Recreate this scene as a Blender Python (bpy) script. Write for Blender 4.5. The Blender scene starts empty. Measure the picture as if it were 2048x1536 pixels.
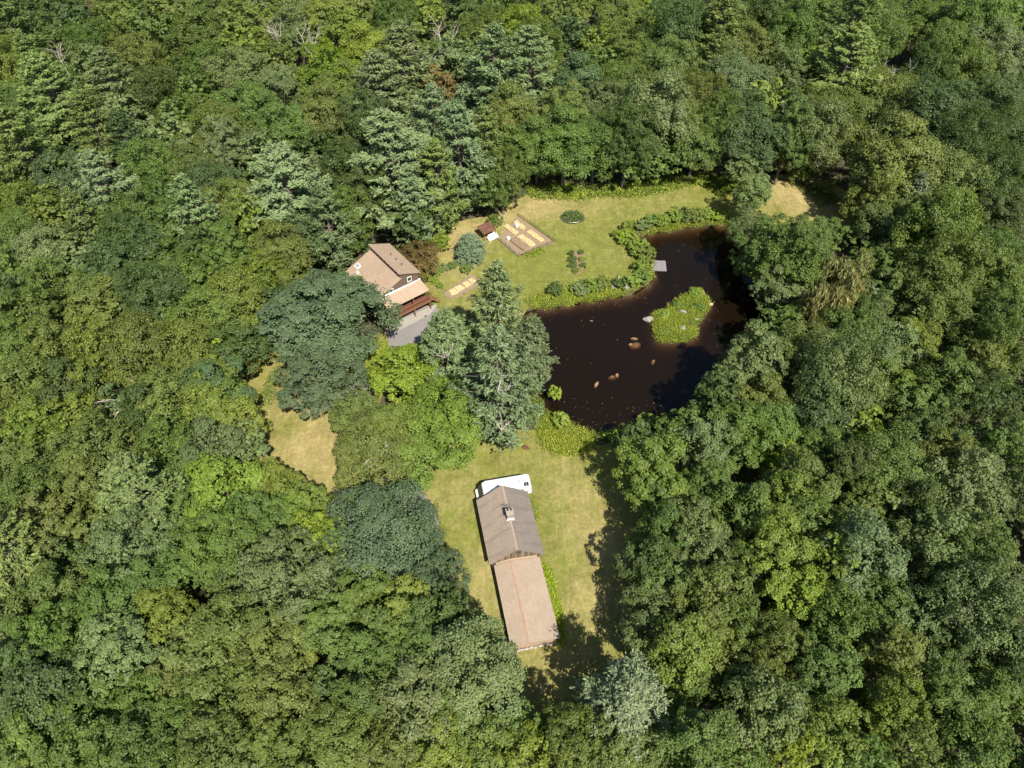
import bpy, bmesh, math, random
import numpy as np
from mathutils import Vector, Matrix

# ------------------------------------------------------------------ camera, sky, sun, exposure
S = bpy.context.scene
COL = S.collection
PITCH = math.radians(49.0)
CAM_H = 100.0
FPX = 1422.0                       # focal length in pixels of the 2048 px wide photograph
cam_d = bpy.data.cameras.new('camera')
cam_d.sensor_width = 36.0
cam_d.lens = 36.0 * FPX / 2048.0
cam_d.clip_start = 1.0
cam_d.clip_end = 6000.0
cam = bpy.data.objects.new('camera', cam_d)
COL.objects.link(cam)
cam.location = (0, 0, CAM_H)
cam.rotation_euler = (math.radians(90) - PITCH, 0, 0)
S.camera = cam

SUN_EL = math.radians(52.5)
SUN_DIR = Vector((0.253, -0.553, 0.793)).normalized()     # towards the sun
wd = bpy.data.worlds.new('World')
S.world = wd
wd.use_nodes = True
wn = wd.node_tree
bg = wn.nodes['Background']
sky = wn.nodes.new('ShaderNodeTexSky')
sky.sky_type = 'NISHITA'
sky.sun_disc = False
sky.sun_elevation = SUN_EL
sky.sun_rotation = math.radians(155.4)
sky.air_density = 1.0
sky.dust_density = 1.0
wn.links.new(sky.outputs[0], bg.inputs[0])
bg.inputs[1].default_value = 0.075
sun_d = bpy.data.lights.new('sun', 'SUN')
sun_d.energy = 4.8
sun_d.angle = math.radians(0.5)
sun_d.color = (1.0, 0.945, 0.83)
sun = bpy.data.objects.new('sun', sun_d)
COL.objects.link(sun)
sun.rotation_euler = SUN_DIR.to_track_quat('Z', 'Y').to_euler()
sun.location = (60, -130, 190)
S.view_settings.view_transform = 'Standard'
S.view_settings.look = 'None'
S.view_settings.gamma = 1.0
S.view_settings.use_curve_mapping = False
S.view_settings.exposure = 1.0
S.render.engine = 'CYCLES'
S.cycles.max_bounces = 5
S.cycles.diffuse_bounces = 2
S.cycles.glossy_bounces = 2
S.cycles.transmission_bounces = 2
S.cycles.transparent_max_bounces = 6
S.cycles.volume_bounces = 0
S.cycles.caustics_reflective = False
S.cycles.caustics_refractive = False

# ------------------------------------------------------------------ survey: where the photograph's points stand on the ground
sP, cP = math.sin(PITCH), math.cos(PITCH)


def at(px, py, z=0.0):
    u = (px - 1024) / FPX
    v = (py - 768) / FPX
    t = (CAM_H - z) / (sP + v * cP)
    return Vector((u * t, (cP - v * sP) * t, z))


def to_px(x, y, z):
    dz = z - CAM_H
    dep = y * cP - dz * sP
    return 1024 + FPX * x / dep, 768 - FPX * (y * sP + dz * cP) / dep, dep


def poly(pts, z=0.0):
    return np.array([at(a, b, z)[:2] for a, b in pts])


def smooth_poly(P, n=4):
    m = len(P)
    out = []
    for i in range(m):
        p0, p1, p2, p3 = P[i - 1], P[i], P[(i + 1) % m], P[(i + 2) % m]
        for k in range(n):
            t = k / n
            out.append(0.5 * ((2 * p1) + (-p0 + p2) * t + (2 * p0 - 5 * p1 + 4 * p2 - p3) * t * t + (-p0 + 3 * p1 - 3 * p2 + p3) * t ** 3))
    return np.array(out)


def sdf(P, X, Y):
    """signed distance to polygon P, negative inside"""
    d = np.full(X.shape, 1e9)
    ins = np.zeros(X.shape, bool)
    for i in range(len(P)):
        ax, ay = P[i - 1]
        bx, by = P[i]
        ex, ey = bx - ax, by - ay
        t = np.clip(((X - ax) * ex + (Y - ay) * ey) / (ex * ex + ey * ey + 1e-12), 0, 1)
        d = np.minimum(d, np.hypot(X - ax - t * ex, Y - ay - t * ey))
        c = ((ay > Y) != (by > Y)) & (X < (bx - ax) * (Y - ay) / (by - ay + 1e-12) + ax)
        ins ^= c
    return np.where(ins, -d, d)


# ------------------------------------------------------------------ node helpers
def new_mat(name):
    m = bpy.data.materials.new(name)
    m.use_nodes = True
    nt = m.node_tree
    return m, nt, nt.nodes['Principled BSDF']


def N(nt, t, **kw):
    n = nt.nodes.new(t)
    for k, v in kw.items():
        if k.startswith('_'):
            setattr(n, k[1:], v)
        else:
            n.inputs[k.replace('_', ' ') if k.replace('_', ' ') in n.inputs else k].default_value = v
    return n


def mixc(nt, fac, a, b, mode='MIX'):
    n = nt.nodes.new('ShaderNodeMix')
    n.data_type = 'RGBA'
    n.blend_type = mode
    for sock, v in ((n.inputs[0], fac), (n.inputs[6], a), (n.inputs[7], b)):
        if hasattr(v, 'is_output'):
            nt.links.new(v, sock)
        elif isinstance(v, (int, float)):
            sock.default_value = v
        else:
            sock.default_value = (*v, 1) if len(v) == 3 else v
    return n.outputs[2]


def ramp(nt, src, stops):
    n = nt.nodes.new('ShaderNodeValToRGB')
    nt.links.new(src, n.inputs[0])
    el = n.color_ramp.elements
    while len(el) < len(stops):
        el.new(0.5)
    for e, (p, c) in zip(el, stops):
        e.position = p
        e.color = (c, c, c, 1) if isinstance(c, (int, float)) else (*c, 1)
    return n.outputs[0]


def noise(nt, scale, detail=3, rough=0.6, vec=None, dist=0.0):
    n = N(nt, 'ShaderNodeTexNoise', Scale=scale, Detail=detail, Roughness=rough, Distortion=dist)
    if vec is None:
        g = nt.nodes.new('ShaderNodeNewGeometry')
        vec = g.outputs['Position']
    nt.links.new(vec, n.inputs['Vector'])
    return n.outputs['Fac']


def attr(nt, name, out='Fac'):
    n = nt.nodes.new('ShaderNodeAttribute')
    n.attribute_name = name
    return n.outputs[out]


def bump(nt, bsdf, h, dist=0.05, strength=0.6):
    b = N(nt, 'ShaderNodeBump', Strength=strength, Distance=dist)
    nt.links.new(h, b.inputs['Height'])
    nt.links.new(b.outputs[0], bsdf.inputs['Normal'])


def plain(name, col, rough=0.7, var=0.25, scale=3.0, metallic=0.0, spec=0.3):
    m, nt, b = new_mat(name)
    f = noise(nt, scale, 4)
    c = mixc(nt, f, [x * (1 - var) for x in col], [min(1, x * (1 + var)) for x in col])
    nt.links.new(c, b.inputs['Base Color'])
    b.inputs['Roughness'].default_value = rough
    b.inputs['Metallic'].default_value = metallic
    b.inputs['Specular IOR Level'].default_value = spec
    return m


def leaf_material(name, from_attr=False, transl=0.4):
    m, nt, b = new_mat(name)
    if from_attr:
        base = attr(nt, 'col', 'Color')
    else:
        oi = nt.nodes.new('ShaderNodeObjectInfo')
        base = oi.outputs['Color']
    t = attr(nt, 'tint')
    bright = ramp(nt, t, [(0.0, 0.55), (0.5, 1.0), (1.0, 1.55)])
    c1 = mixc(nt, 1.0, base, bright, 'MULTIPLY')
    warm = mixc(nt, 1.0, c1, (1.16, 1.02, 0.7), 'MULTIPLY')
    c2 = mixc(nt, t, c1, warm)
    nt.links.new(c2, b.inputs['Base Color'])
    b.inputs['Roughness'].default_value = 0.55
    b.inputs['Specular IOR Level'].default_value = 0.35
    tr = nt.nodes.new('ShaderNodeBsdfTranslucent')
    c3 = mixc(nt, 1.0, c2, (1.25, 1.35, 0.6), 'MULTIPLY')
    nt.links.new(c3, tr.inputs['Color'])
    mx = nt.nodes.new('ShaderNodeMixShader')
    mx.inputs[0].default_value = transl
    nt.links.new(b.outputs[0], mx.inputs[1])
    nt.links.new(tr.outputs[0], mx.inputs[2])
    nt.links.new(mx.outputs[0], nt.nodes['Material Output'].inputs[0])
    return m


M_LEAF = leaf_material('leaf')
M_LEAF_A = leaf_material('leaf_mixed', True)
M_NEEDLE = leaf_material('needle', False, 0.28)
M_BARK = plain('bark', (0.13, 0.105, 0.085), 0.9, 0.4, 2.0)
M_PALE = plain('pale_dead_wood', (0.38, 0.33, 0.28), 0.9, 0.25, 1.5)


# ------------------------------------------------------------------ object helpers
def link(name, me, mat=None, parent=None):
    o = bpy.data.objects.new(name, me)
    COL.objects.link(o)
    if mat is not None:
        if isinstance(mat, (list, tuple)):
            for x in mat:
                me.materials.append(x)
        elif not me.materials:
            me.materials.append(mat)
    if parent is not None:
        o.parent = parent
    return o


def tag(o, label=None, cat=None, group=None, kind=None):
    for k, v in (('label', label), ('category', cat), ('group', group), ('kind', kind)):
        if v:
            o[k] = v
    return o


def thing(name, loc, rz, label, cat, group=None):
    o = bpy.data.objects.new(name, None)
    COL.objects.link(o)
    o.empty_display_size = 0.5
    o.location = loc
    o.rotation_euler = (0, 0, rz)
    return tag(o, label, cat, group)


class MB:
    """collects simple shapes for one mesh"""

    def __init__(self):
        self.v, self.f = [], []

    def add(self, vs, fs):
        n = len(self.v)
        self.v += [tuple(p) for p in vs]
        self.f += [tuple(i + n for i in f) for f in fs]
        return self

    def box(self, c, d, rz=0.0, rx=0.0):
        R = Matrix.Rotation(rz, 3, 'Z') @ Matrix.Rotation(rx, 3, 'X')
        vs = [Vector(c) + R @ Vector((sx * d[0] / 2, sy * d[1] / 2, sz * d[2] / 2)) for sx in (-1, 1) for sy in (-1, 1) for sz in (-1, 1)]
        return self.add(vs, [(0, 1, 3, 2), (4, 6, 7, 5), (0, 4, 5, 1), (2, 3, 7, 6), (0, 2, 6, 4), (1, 5, 7, 3)])

    def prism(self, prof, axis, a, b):
        """profile [(p, q)] extruded along axis ('x' or 'y') from a to b; q is z"""
        n = len(prof)
        mk = (lambda p, q, t: (t, p, q)) if axis == 'x' else (lambda p, q, t: (p, t, q))
        vs = [mk(p, q, a) for p, q in prof] + [mk(p, q, b) for p, q in prof]
        fs = [(i, (i + 1) % n, n + (i + 1) % n, n + i) for i in range(n)] + [tuple(range(n))[::-1], tuple(range(n, 2 * n))]
        return self.add(vs, fs)

    def slab(self, quad, th):
        """quad of four top corners, thickened downwards along its normal"""
        q = [Vector(p) for p in quad]
        n = (q[1] - q[0]).cross(q[3] - q[0]).normalized()
        if n.z < 0:
            n = -n
        lo = [p - n * th for p in q]
        return self.add(q + lo, [(0, 1, 2, 3), (7, 6, 5, 4), (0, 4, 5, 1), (1, 5, 6, 2), (2, 6, 7, 3), (3, 7, 4, 0)])

    def tube(self, pts, rad, sides=6):
        pts = [Vector(p) for p in pts]
        rings = []
        for i, p in enumerate(pts):
            d = (pts[min(i + 1, len(pts) - 1)] - pts[max(i - 1, 0)]).normalized()
            u = d.cross(Vector((0.31, 0.2, 0.93))).normalized() if abs(d.z) < 0.95 else d.cross(Vector((1, 0, 0))).normalized()
            w = d.cross(u)
            r = rad[i] if isinstance(rad, (list, tuple)) else rad
            rings.append([p + (u * math.cos(a) + w * math.sin(a)) * r for a in [2 * math.pi * k / sides for k in range(sides)]])
        fs = []
        for i in range(len(rings) - 1):
            for k in range(sides):
                k2 = (k + 1) % sides
                fs.append((i * sides + k, i * sides + k2, (i + 1) * sides + k2, (i + 1) * sides + k))
        fs.append(tuple(range((len(rings) - 1) * sides, len(rings) * sides)))
        return self.add([p for r in rings for p in r], fs)

    def mesh(self, name):
        me = bpy.data.meshes.new(name)
        me.from_pydata(self.v, [], self.f)
        me.update()
        bm = bmesh.new()
        bm.from_mesh(me)
        bmesh.ops.recalc_face_normals(bm, faces=bm.faces)
        bm.to_mesh(me)
        bm.free()
        return me

    def build(self, name, mat, parent=None):
        return link(name, self.mesh(name), mat, parent)


def quads_mesh(name, verts, tint=None, col=None, mat=None):
    """verts (n,4,3) numpy -> mesh of n quads with face attributes"""
    n = len(verts)
    me = bpy.data.meshes.new(name)
    me.vertices.add(4 * n)
    me.vertices.foreach_set('co', np.ascontiguousarray(verts, dtype=np.float32).ravel())
    me.loops.add(4 * n)
    me.loops.foreach_set('vertex_index', np.arange(4 * n, dtype=np.int32))
    me.polygons.add(n)
    me.polygons.foreach_set('loop_start', np.arange(0, 4 * n, 4, dtype=np.int32))
    if tint is not None:
        a = me.attributes.new('tint', 'FLOAT', 'FACE')
        a.data.foreach_set('value', np.ascontiguousarray(tint, dtype=np.float32))
    if col is not None:
        a = me.attributes.new('col', 'FLOAT_COLOR', 'FACE')
        a.data.foreach_set('color', np.ascontiguousarray(np.c_[col, np.ones(n)], dtype=np.float32).ravel())
    me.update(calc_edges=True)
    if mat:
        me.materials.append(mat)
    return me


def unit(a):
    return a / (np.linalg.norm(a, axis=-1, keepdims=True) + 1e-9)


def leaf_quads(rng, C, NRM, size, aspect=0.62, along=None):
    """rhombic leaf sprays at C facing NRM; along = preferred long direction"""
    n = len(C)
    t = rng.normal(size=(n, 3)) if along is None else along + rng.normal(size=(n, 3)) * 0.25
    t = unit(t - NRM * np.sum(t * NRM, axis=1, keepdims=True))
    b = np.cross(NRM, t)
    s = size[:, None] * 0.5
    bend = NRM * s * 0.25
    return np.stack([C - t * s - bend, C - b * s * aspect, C + t * s - bend, C + b * s * aspect], axis=1)


# ------------------------------------------------------------------ ground, pond, lawn
POND = smooth_poly(poly([(1058, 618), (1130, 607), (1190, 597), (1250, 588), (1288, 570), (1303, 550), (1302, 515), (1285, 490), (1276, 474), (1310, 464), (1360, 455), (1420, 447), (1470, 452),
                         (1505, 500), (1535, 570), (1560, 640), (1555, 700), (1520, 760), (1440, 815), (1350, 838), (1290, 842), (1240, 855), (1190, 866), (1140, 852), (1095, 830), (1070, 790), (1055, 740), (1046, 690), (1044, 645)]))
ISLAND = smooth_poly(poly([(1306, 632), (1312, 622), (1330, 620), (1345, 605), (1368, 590), (1390, 578), (1402, 580), (1420, 602), (1418, 615), (1408, 628), (1402, 640), (1392, 650), (1395, 660), (1386, 676), (1360, 682), (1318, 681), (1310, 660)]))
LAWNS = [
    smooth_poly(poly([(835, 548), (850, 505), (880, 462), (930, 440), (985, 428), (1040, 396), (1062, 382), (1150, 385), (1220, 378), (1300, 368), (1390, 355), (1450, 352), (1540, 350), (1610, 352), (1690, 380),
                      (1720, 430), (1680, 480), (1600, 470), (1530, 455), (1480, 445), (1430, 436), (1360, 446), (1300, 456), (1262, 474), (1272, 500), (1300, 530), (1298, 560), (1250, 584), (1190, 594), (1110, 606),
                      (1055, 618), (1030, 680), (1020, 760), (960, 720), (900, 650), (868, 612)]), 3),
    smooth_poly(poly([(540, 690), (620, 690), (700, 685), (760, 665), (800, 700), (770, 780), (740, 850), (730, 930), (690, 1010), (660, 1060), (600, 1010), (545, 950), (500, 890), (475, 810), (495, 735)]), 3),
    smooth_poly(poly([(815, 905), (920, 860), (1000, 860), (1090, 862), (1150, 882), (1200, 892), (1260, 870), (1340, 860), (1360, 960), (1340, 1080), (1350, 1200), (1350, 1330), (1260, 1400), (1150, 1440), (1050, 1460),
                      (985, 1370), (930, 1260), (890, 1150), (850, 1060), (810, 980)]), 3),
]
WATER_Z = -0.22


def pond_depth(X, Y):
    d = sdf(POND, X, Y) + 0.5 * np.sin(X * 1.1 + 1.7 * np.sin(Y * 0.5)) * np.sin(Y * 0.9 + 1.3 * np.sin(X * 0.6))
    di = sdf(ISLAND, X, Y)
    z = -np.clip(-d * 0.75, 0, 2.2)
    isl = 0.35 - np.clip(di + 1.0, 0, 30) * 0.75
    return np.where(d < 0, np.maximum(z, np.maximum(isl, -2.2)), 0.0)


def height(X, Y):
    X = np.asarray(X, float)
    Y = np.asarray(Y, float)
    far = np.clip((np.hypot(X * 0.7, Y - 95) - 110) / 200, 0, 4)
    return pond_depth(X, Y) + far ** 1.5 * 6.0


def grid_mesh(name, xs, ys, zfun, keep=None, snap=None):
    X, Y = np.meshgrid(xs, ys)
    if snap is not None:
        for _ in range(2):
            d = snap(X, Y)
            e = 0.02
            gx = (snap(X + e, Y) - d) / e
            gy = (snap(X, Y + e) - d) / e
            near = np.abs(d) < (xs[1] - xs[0]) * 0.75
            X = np.where(near, X - gx * d, X)
            Y = np.where(near, Y - gy * d, Y)
    Z = zfun(X, Y)
    ny, nx = X.shape
    idx = np.arange(nx * ny).reshape(ny, nx)
    F = np.stack([idx[:-1, :-1], idx[:-1, 1:], idx[1:, 1:], idx[1:, :-1]], -1).reshape(-1, 4)
    V = np.stack([X, Y, Z], -1).reshape(-1, 3)
    if keep is not None:
        cx = V[F].mean(1)
        F = F[keep(cx[:, 0], cx[:, 1])]
        used = np.unique(F)
        re = np.zeros(len(V), int)
        re[used] = np.arange(len(used))
        V, F = V[used], re[F]
    me = bpy.data.meshes.new(name)
    me.from_pydata(V.tolist(), [], F.tolist())
    for p in me.polygons:
        p.use_smooth = True
    me.update()
    return me, V


# forest floor / mud
m, nt, b = new_mat('forest_floor')
n1 = noise(nt, 0.35, 5)
n2 = noise(nt, 2.5, 4)
c = mixc(nt, ramp(nt, n1, [(0.35, 0.0), (0.65, 1.0)]), (0.05, 0.045, 0.02), (0.075, 0.055, 0.032))
c = mixc(nt, ramp(nt, n2, [(0.45, 0.0), (0.7, 1.0)]), c, (0.03, 0.045, 0.014))
mud = attr(nt, 'mud')
c = mixc(nt, mud, c, mixc(nt, n2, (0.05, 0.035, 0.02), (0.095, 0.062, 0.034)))
nt.links.new(c, b.inputs['Base Color'])
b.inputs['Roughness'].default_value = 0.95
bump(nt, b, n2, 0.3)
M_FLOOR = m
core_x = np.arange(-130, 131, 1.1)
core_y = np.arange(15, 250, 1.1)
xs = np.concatenate([np.arange(-1500, -140, 40), core_x, np.arange(150, 1501, 40)])
ys = np.concatenate([np.arange(-1200, 10, 40), core_y, np.arange(260, 1801, 40)])
me, V = grid_mesh('ground', xs, ys, height)
g = link('ground', me, M_FLOOR)
tag(g, kind='structure')
a = me.attributes.new('mud', 'FLOAT', 'POINT')
a.data.foreach_set('value', (np.clip(-sdf(POND, V[:, 0], V[:, 1]) + 0.4, 0, 1)).astype(np.float32))

# lawn
m, nt, b = new_mat('lawn_grass')
big = noise(nt, 0.09, 4, 0.6)
mid = noise(nt, 0.5, 5, 0.65, dist=0.6)
fine = noise(nt, 1.6, 5, 0.8)
geo = nt.nodes.new('ShaderNodeNewGeometry')
mp = N(nt, 'ShaderNodeMapping')
mp.inputs['Rotation'].default_value = (0, 0, math.radians(12))
mp.inputs['Scale'].default_value = (1.6, 0.16, 1)
nt.links.new(geo.outputs['Position'], mp.inputs[0])
streak = noise(nt, 1.0, 3, 0.6, mp.outputs[0])
dry = attr(nt, 'dry')
fm = nt.nodes.new('ShaderNodeMath')
fm.operation = 'MULTIPLY_ADD'
nt.links.new(mid, fm.inputs[0])
fm.inputs[1].default_value = 1.1
nt.links.new(dry, fm.inputs[2])
fm2 = nt.nodes.new('ShaderNodeMath')
fm2.operation = 'MULTIPLY_ADD'
nt.links.new(streak, fm2.inputs[0])
fm2.inputs[1].default_value = 0.75
nt.links.new(fm.outputs[0], fm2.inputs[2])
fm3 = nt.nodes.new('ShaderNodeMath')
fm3.operation = 'MULTIPLY_ADD'
nt.links.new(big, fm3.inputs[0])
fm3.inputs[1].default_value = 0.7
nt.links.new(fm2.outputs[0], fm3.inputs[2])
dryness = ramp(nt, fm3.outputs[0], [(1.2 / 2.6, 0.0), (2.1 / 2.6, 1.0)])
sc = nt.nodes.new('ShaderNodeMath')
sc.operation = 'DIVIDE'
nt.links.new(fm3.outputs[0], sc.inputs[0])
sc.inputs[1].default_value = 2.6
nt.links.new(sc.outputs[0], dryness.node.inputs[0])
c = mixc(nt, dryness, (0.15, 0.16, 0.034), (0.325, 0.252, 0.118))
c = mixc(nt, ramp(nt, fine, [(0.3, 0.0), (0.75, 1.0)]), mixc(nt, 1.0, c, (0.62, 0.68, 0.6), 'MULTIPLY'), mixc(nt, 1.0, c, (1.26, 1.2, 1.2), 'MULTIPLY'))
spk = noise(nt, 2.6, 4, 0.85, dist=0.4)
sm = nt.nodes.new('ShaderNodeMath')
sm.operation = 'MULTIPLY'
nt.links.new(ramp(nt, spk, [(0.56, 0.0), (0.68, 1.0)]), sm.inputs[0])
nt.links.new(ramp(nt, mid, [(0.45, 0.05), (0.7, 0.9)]), sm.inputs[1])
c = mixc(nt, sm.outputs[0], c, (0.44, 0.36, 0.2))
dk_ = noise(nt, 0.28, 5, 0.7, dist=0.8)
c = mixc(nt, 1.0, c, ramp(nt, dk_, [(0.3, 0.74), (0.6, 1.06)]), 'MULTIPLY')
nt.links.new(c, b.inputs['Base Color'])
b.inputs['Roughness'].default_value = 0.9
b.inputs['Specular IOR Level'].default_value = 0.15
bump(nt, b, fine, 0.12, 0.5)
M_LAWN = m
DRY = [(1100, 400, 9, .45), (1080, 420, 6, .3), (1200, 392, 8, .2), (1580, 385, 9, .55), (1640, 400, 9, .4), (610, 830, 9, .5), (560, 790, 6, .5), (640, 900, 8, .45), (600, 880, 6, .4), (660, 960, 5, .4), (650, 850, 5, .1), (1000, 435, 5, .5),
       (900, 470, 6, .5), (930, 550, 6, .35), (960, 470, 6, .3), (905, 500, 5, .3), (1150, 1020, 7, .4), (1200, 1090, 6, .5), (1180, 1180, 5, .45), (1160, 1230, 6, .4), (930, 985, 5, .55), (970, 1120, 5, .35), (975, 1200, 6, .45), (1130, 950, 5, .35), (1000, 910, 5, .15),
       (1090, 1330, 6, .5), (1110, 1040, 4, -.2), (1090, 960, 4, -.15), (1150, 470, 12, -.12), (1060, 540, 10, -.15), (1220, 510, 8, .0), (935, 930, 5, -.15), (900, 1060, 4, -.2), (580, 850, 3, -.5), (1190, 1100, 4, .2), (1140, 1150, 4, -.3)]


def lawn_mesh(P, k):
    lo, hi = P.min(0), P.max(0)
    st = 0.62
    f = lambda X, Y: sdf(P, X, Y)
    me, V = grid_mesh('lawn', np.arange(lo[0] - 2, hi[0] + 2, st), np.arange(lo[1] - 2, hi[1] + 2, st), lambda X, Y: height(X, Y) + 0.03 + 0.004 * k,
                      keep=lambda X, Y: (sdf(P, X, Y) < 0.02) & (sdf(POND, X, Y) > -0.3), snap=f)
    dryv = np.zeros(len(V))
    for px, py, r, w in DRY:
        q = at(px, py)
        dryv += (0.62 if w > 0 and py > 700 else 1.0) * w * np.exp(-((V[:, 0] - q.x) ** 2 + (V[:, 1] - q.y) ** 2) / (r * r))
    a = me.attributes.new('dry', 'FLOAT', 'POINT')
    a.data.foreach_set('value', dryv.astype(np.float32))
    o = link('lawn', me, M_LAWN)
    tag(o, kind='structure')


for k, P in enumerate(LAWNS):
    lawn_mesh(P, k)

# water: clear top over a brown basin, the tannin in its body takes the light
m = bpy.data.materials.new('pond_water')
m.use_nodes = True
nt = m.node_tree
nt.nodes.remove(nt.nodes['Principled BSDF'])
fr = N(nt, 'ShaderNodeFresnel', IOR=1.33)
gl = N(nt, 'ShaderNodeBsdfGlossy', Roughness=0.06)
tr = nt.nodes.new('ShaderNodeBsdfTransparent')
mx = nt.nodes.new('ShaderNodeMixShader')
rip = noise(nt, 1.6, 3, 0.6)
bp = N(nt, 'ShaderNodeBump', Strength=0.12, Distance=0.05)
nt.links.new(rip, bp.inputs['Height'])
nt.links.new(bp.outputs[0], gl.inputs['Normal'])
nt.links.new(fr.outputs[0], mx.inputs[0])
silt = N(nt, 'ShaderNodeBsdfDiffuse')
silt.inputs['Color'].default_value = (0.10, 0.066, 0.036, 1)
ms = nt.nodes.new('ShaderNodeMixShader')
ms.inputs[0].default_value = 0.06
nt.links.new(tr.outputs[0], ms.inputs[1])
nt.links.new(silt.outputs[0], ms.inputs[2])
nt.links.new(ms.outputs[0], mx.inputs[1])
nt.links.new(gl.outputs[0], mx.inputs[2])
nt.links.new(mx.outputs[0], nt.nodes['Material Output'].inputs['Surface'])
va = N(nt, 'ShaderNodeVolumeAbsorption', Density=1.5)
va.inputs['Color'].default_value = (0.46, 0.30, 0.13, 1)
nt.links.new(va.outputs[0], nt.nodes['Material Output'].inputs['Volume'])
M_WATER = m
lo, hi = POND.min(0), POND.max(0)
POND_O = POND + (POND - POND.mean(0)) * 0.012
me, V = grid_mesh('pond_water', np.arange(lo[0] - 2, hi[0] + 2, 1.0), np.arange(lo[1] - 2, hi[1] + 2, 1.0), lambda X, Y: X * 0 + WATER_Z,
                  keep=lambda X, Y: sdf(POND_O, X, Y) < 0.02, snap=lambda X, Y: sdf(POND_O, X, Y))
bm = bmesh.new()
bm.from_mesh(me)
r = bmesh.ops.extrude_face_region(bm, geom=bm.faces[:])
bmesh.ops.translate(bm, verts=[v for v in r['geom'] if isinstance(v, bmesh.types.BMVert)], vec=(0, 0, -3.2))
bmesh.ops.recalc_face_normals(bm, faces=bm.faces)
bm.to_mesh(me)
bm.free()
w = link('pond_water', me, M_WATER)
tag(w, kind='structure')

# driveway: worn asphalt with a paler concrete apron under the deck
m, nt, b = new_mat('driveway_asphalt')
n1 = noise(nt, 0.4, 5)
n2 = noise(nt, 6, 4, 0.7)
c = mixc(nt, n1, (0.15, 0.14, 0.135), (0.235, 0.215, 0.2))
c = mixc(nt, ramp(nt, n2, [(0.3, 0.0), (0.7, 1.0)]), mixc(nt, 1.0, c, (0.8, 0.8, 0.8), 'MULTIPLY'), c)
nt.links.new(c, b.inputs['Base Color'])
b.inputs['Roughness'].default_value = 0.9
M_ASPH = m
M_CONC = plain('concrete', (0.27, 0.245, 0.21), 0.9, 0.18, 1.2)


def flat_sheet(name, pts, z, mat, st=0.5):
    P = smooth_poly(poly(pts), 3)
    lo, hi = P.min(0), P.max(0)
    me, V = grid_mesh(name, np.arange(lo[0] - 1, hi[0] + 1, st), np.arange(lo[1] - 1, hi[1] + 1, st), lambda X, Y: height(X, Y) + z, keep=lambda X, Y: sdf(P, X, Y) < 0.02, snap=lambda X, Y: sdf(P, X, Y))
    return tag(link(name, me, mat), kind='structure')


flat_sheet('driveway', [(770, 655), (800, 632), (850, 612), (878, 620), (872, 650), (845, 680), (815, 705), (790, 740), (760, 775), (745, 820), (760, 880), (800, 940), (845, 985), (870, 1018), (877, 1055), (860, 1075),
                        (850, 1040), (790, 1000), (730, 940), (690, 860), (675, 815), (690, 780), (740, 745), (768, 715), (778, 690)], 0.05, M_ASPH)
flat_sheet('concrete_apron', [(775, 655), (868, 610), (866, 622), (850, 634), (800, 660), (778, 672)], 0.062, M_CONC, 0.4)
CLEAR = LAWNS + [POND]

# ------------------------------------------------------------------ materials of the buildings
def shingle(name, c1, c2, c3, streak=None):
    m, nt, b = new_mat(name)
    uv = nt.nodes.new('ShaderNodeUVMap')
    br = nt.nodes.new('ShaderNodeTexBrick')
    br.offset = 0.5
    nt.links.new(uv.outputs[0], br.inputs['Vector'])
    br.inputs['Color1'].default_value = (*c1, 1)
    br.inputs['Color2'].default_value = (*c2, 1)
    br.inputs['Mortar'].default_value = (*[x * 0.72 for x in c1], 1)
    br.inputs['Scale'].default_value = 1.0
    br.inputs['Mortar Size'].default_value = 0.02
    br.inputs['Brick Width'].default_value = 0.34
    br.inputs['Row Height'].default_value = 0.15
    n1 = noise(nt, 0.6, 4, 0.6, uv.outputs[0])
    n2 = noise(nt, 5, 3, 0.7, uv.outputs[0])
    c = mixc(nt, ramp(nt, n1, [(0.35, 0.0), (0.7, 1.0)]), br.outputs['Color'], c3)
    f = nt.nodes.new('ShaderNodeMath')
    f.operation = 'MULTIPLY'
    f.inputs[1].default_value = 0.5
    nt.links.new(n2, f.inputs[0])
    n3 = noise(nt, 0.22, 5, 0.7, uv.outputs[0], 0.5)
    c = mixc(nt, 1.0, c, ramp(nt, n3, [(0.32, 0.84), (0.65, 1.08)]), 'MULTIPLY')
    c = mixc(nt, 0.35, c, br.outputs['Color'])
    c = mixc(nt, 1.0, c, ramp(nt, n2, [(0.3, 0.82), (0.7, 1.14)]), 'MULTIPLY')
    if streak:
        mp = N(nt, 'ShaderNodeMapping')
        mp.inputs['Scale'].default_value = (1.1, 0.12, 1)
        nt.links.new(uv.outputs[0], mp.inputs[0])
        s = noise(nt, 1.0, 4, 0.6, mp.outputs[0])
        c = mixc(nt, ramp(nt, s, [(0.48, 0.0), (0.7, 0.65)]), c, streak)
    nt.links.new(c, b.inputs['Base Color'])
    b.inputs['Roughness'].default_value = 0.9
    b.inputs['Specular IOR Level'].default_value = 0.2
    bump(nt, b, br.outputs['Fac'], -0.02, 0.5)
    return m


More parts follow.
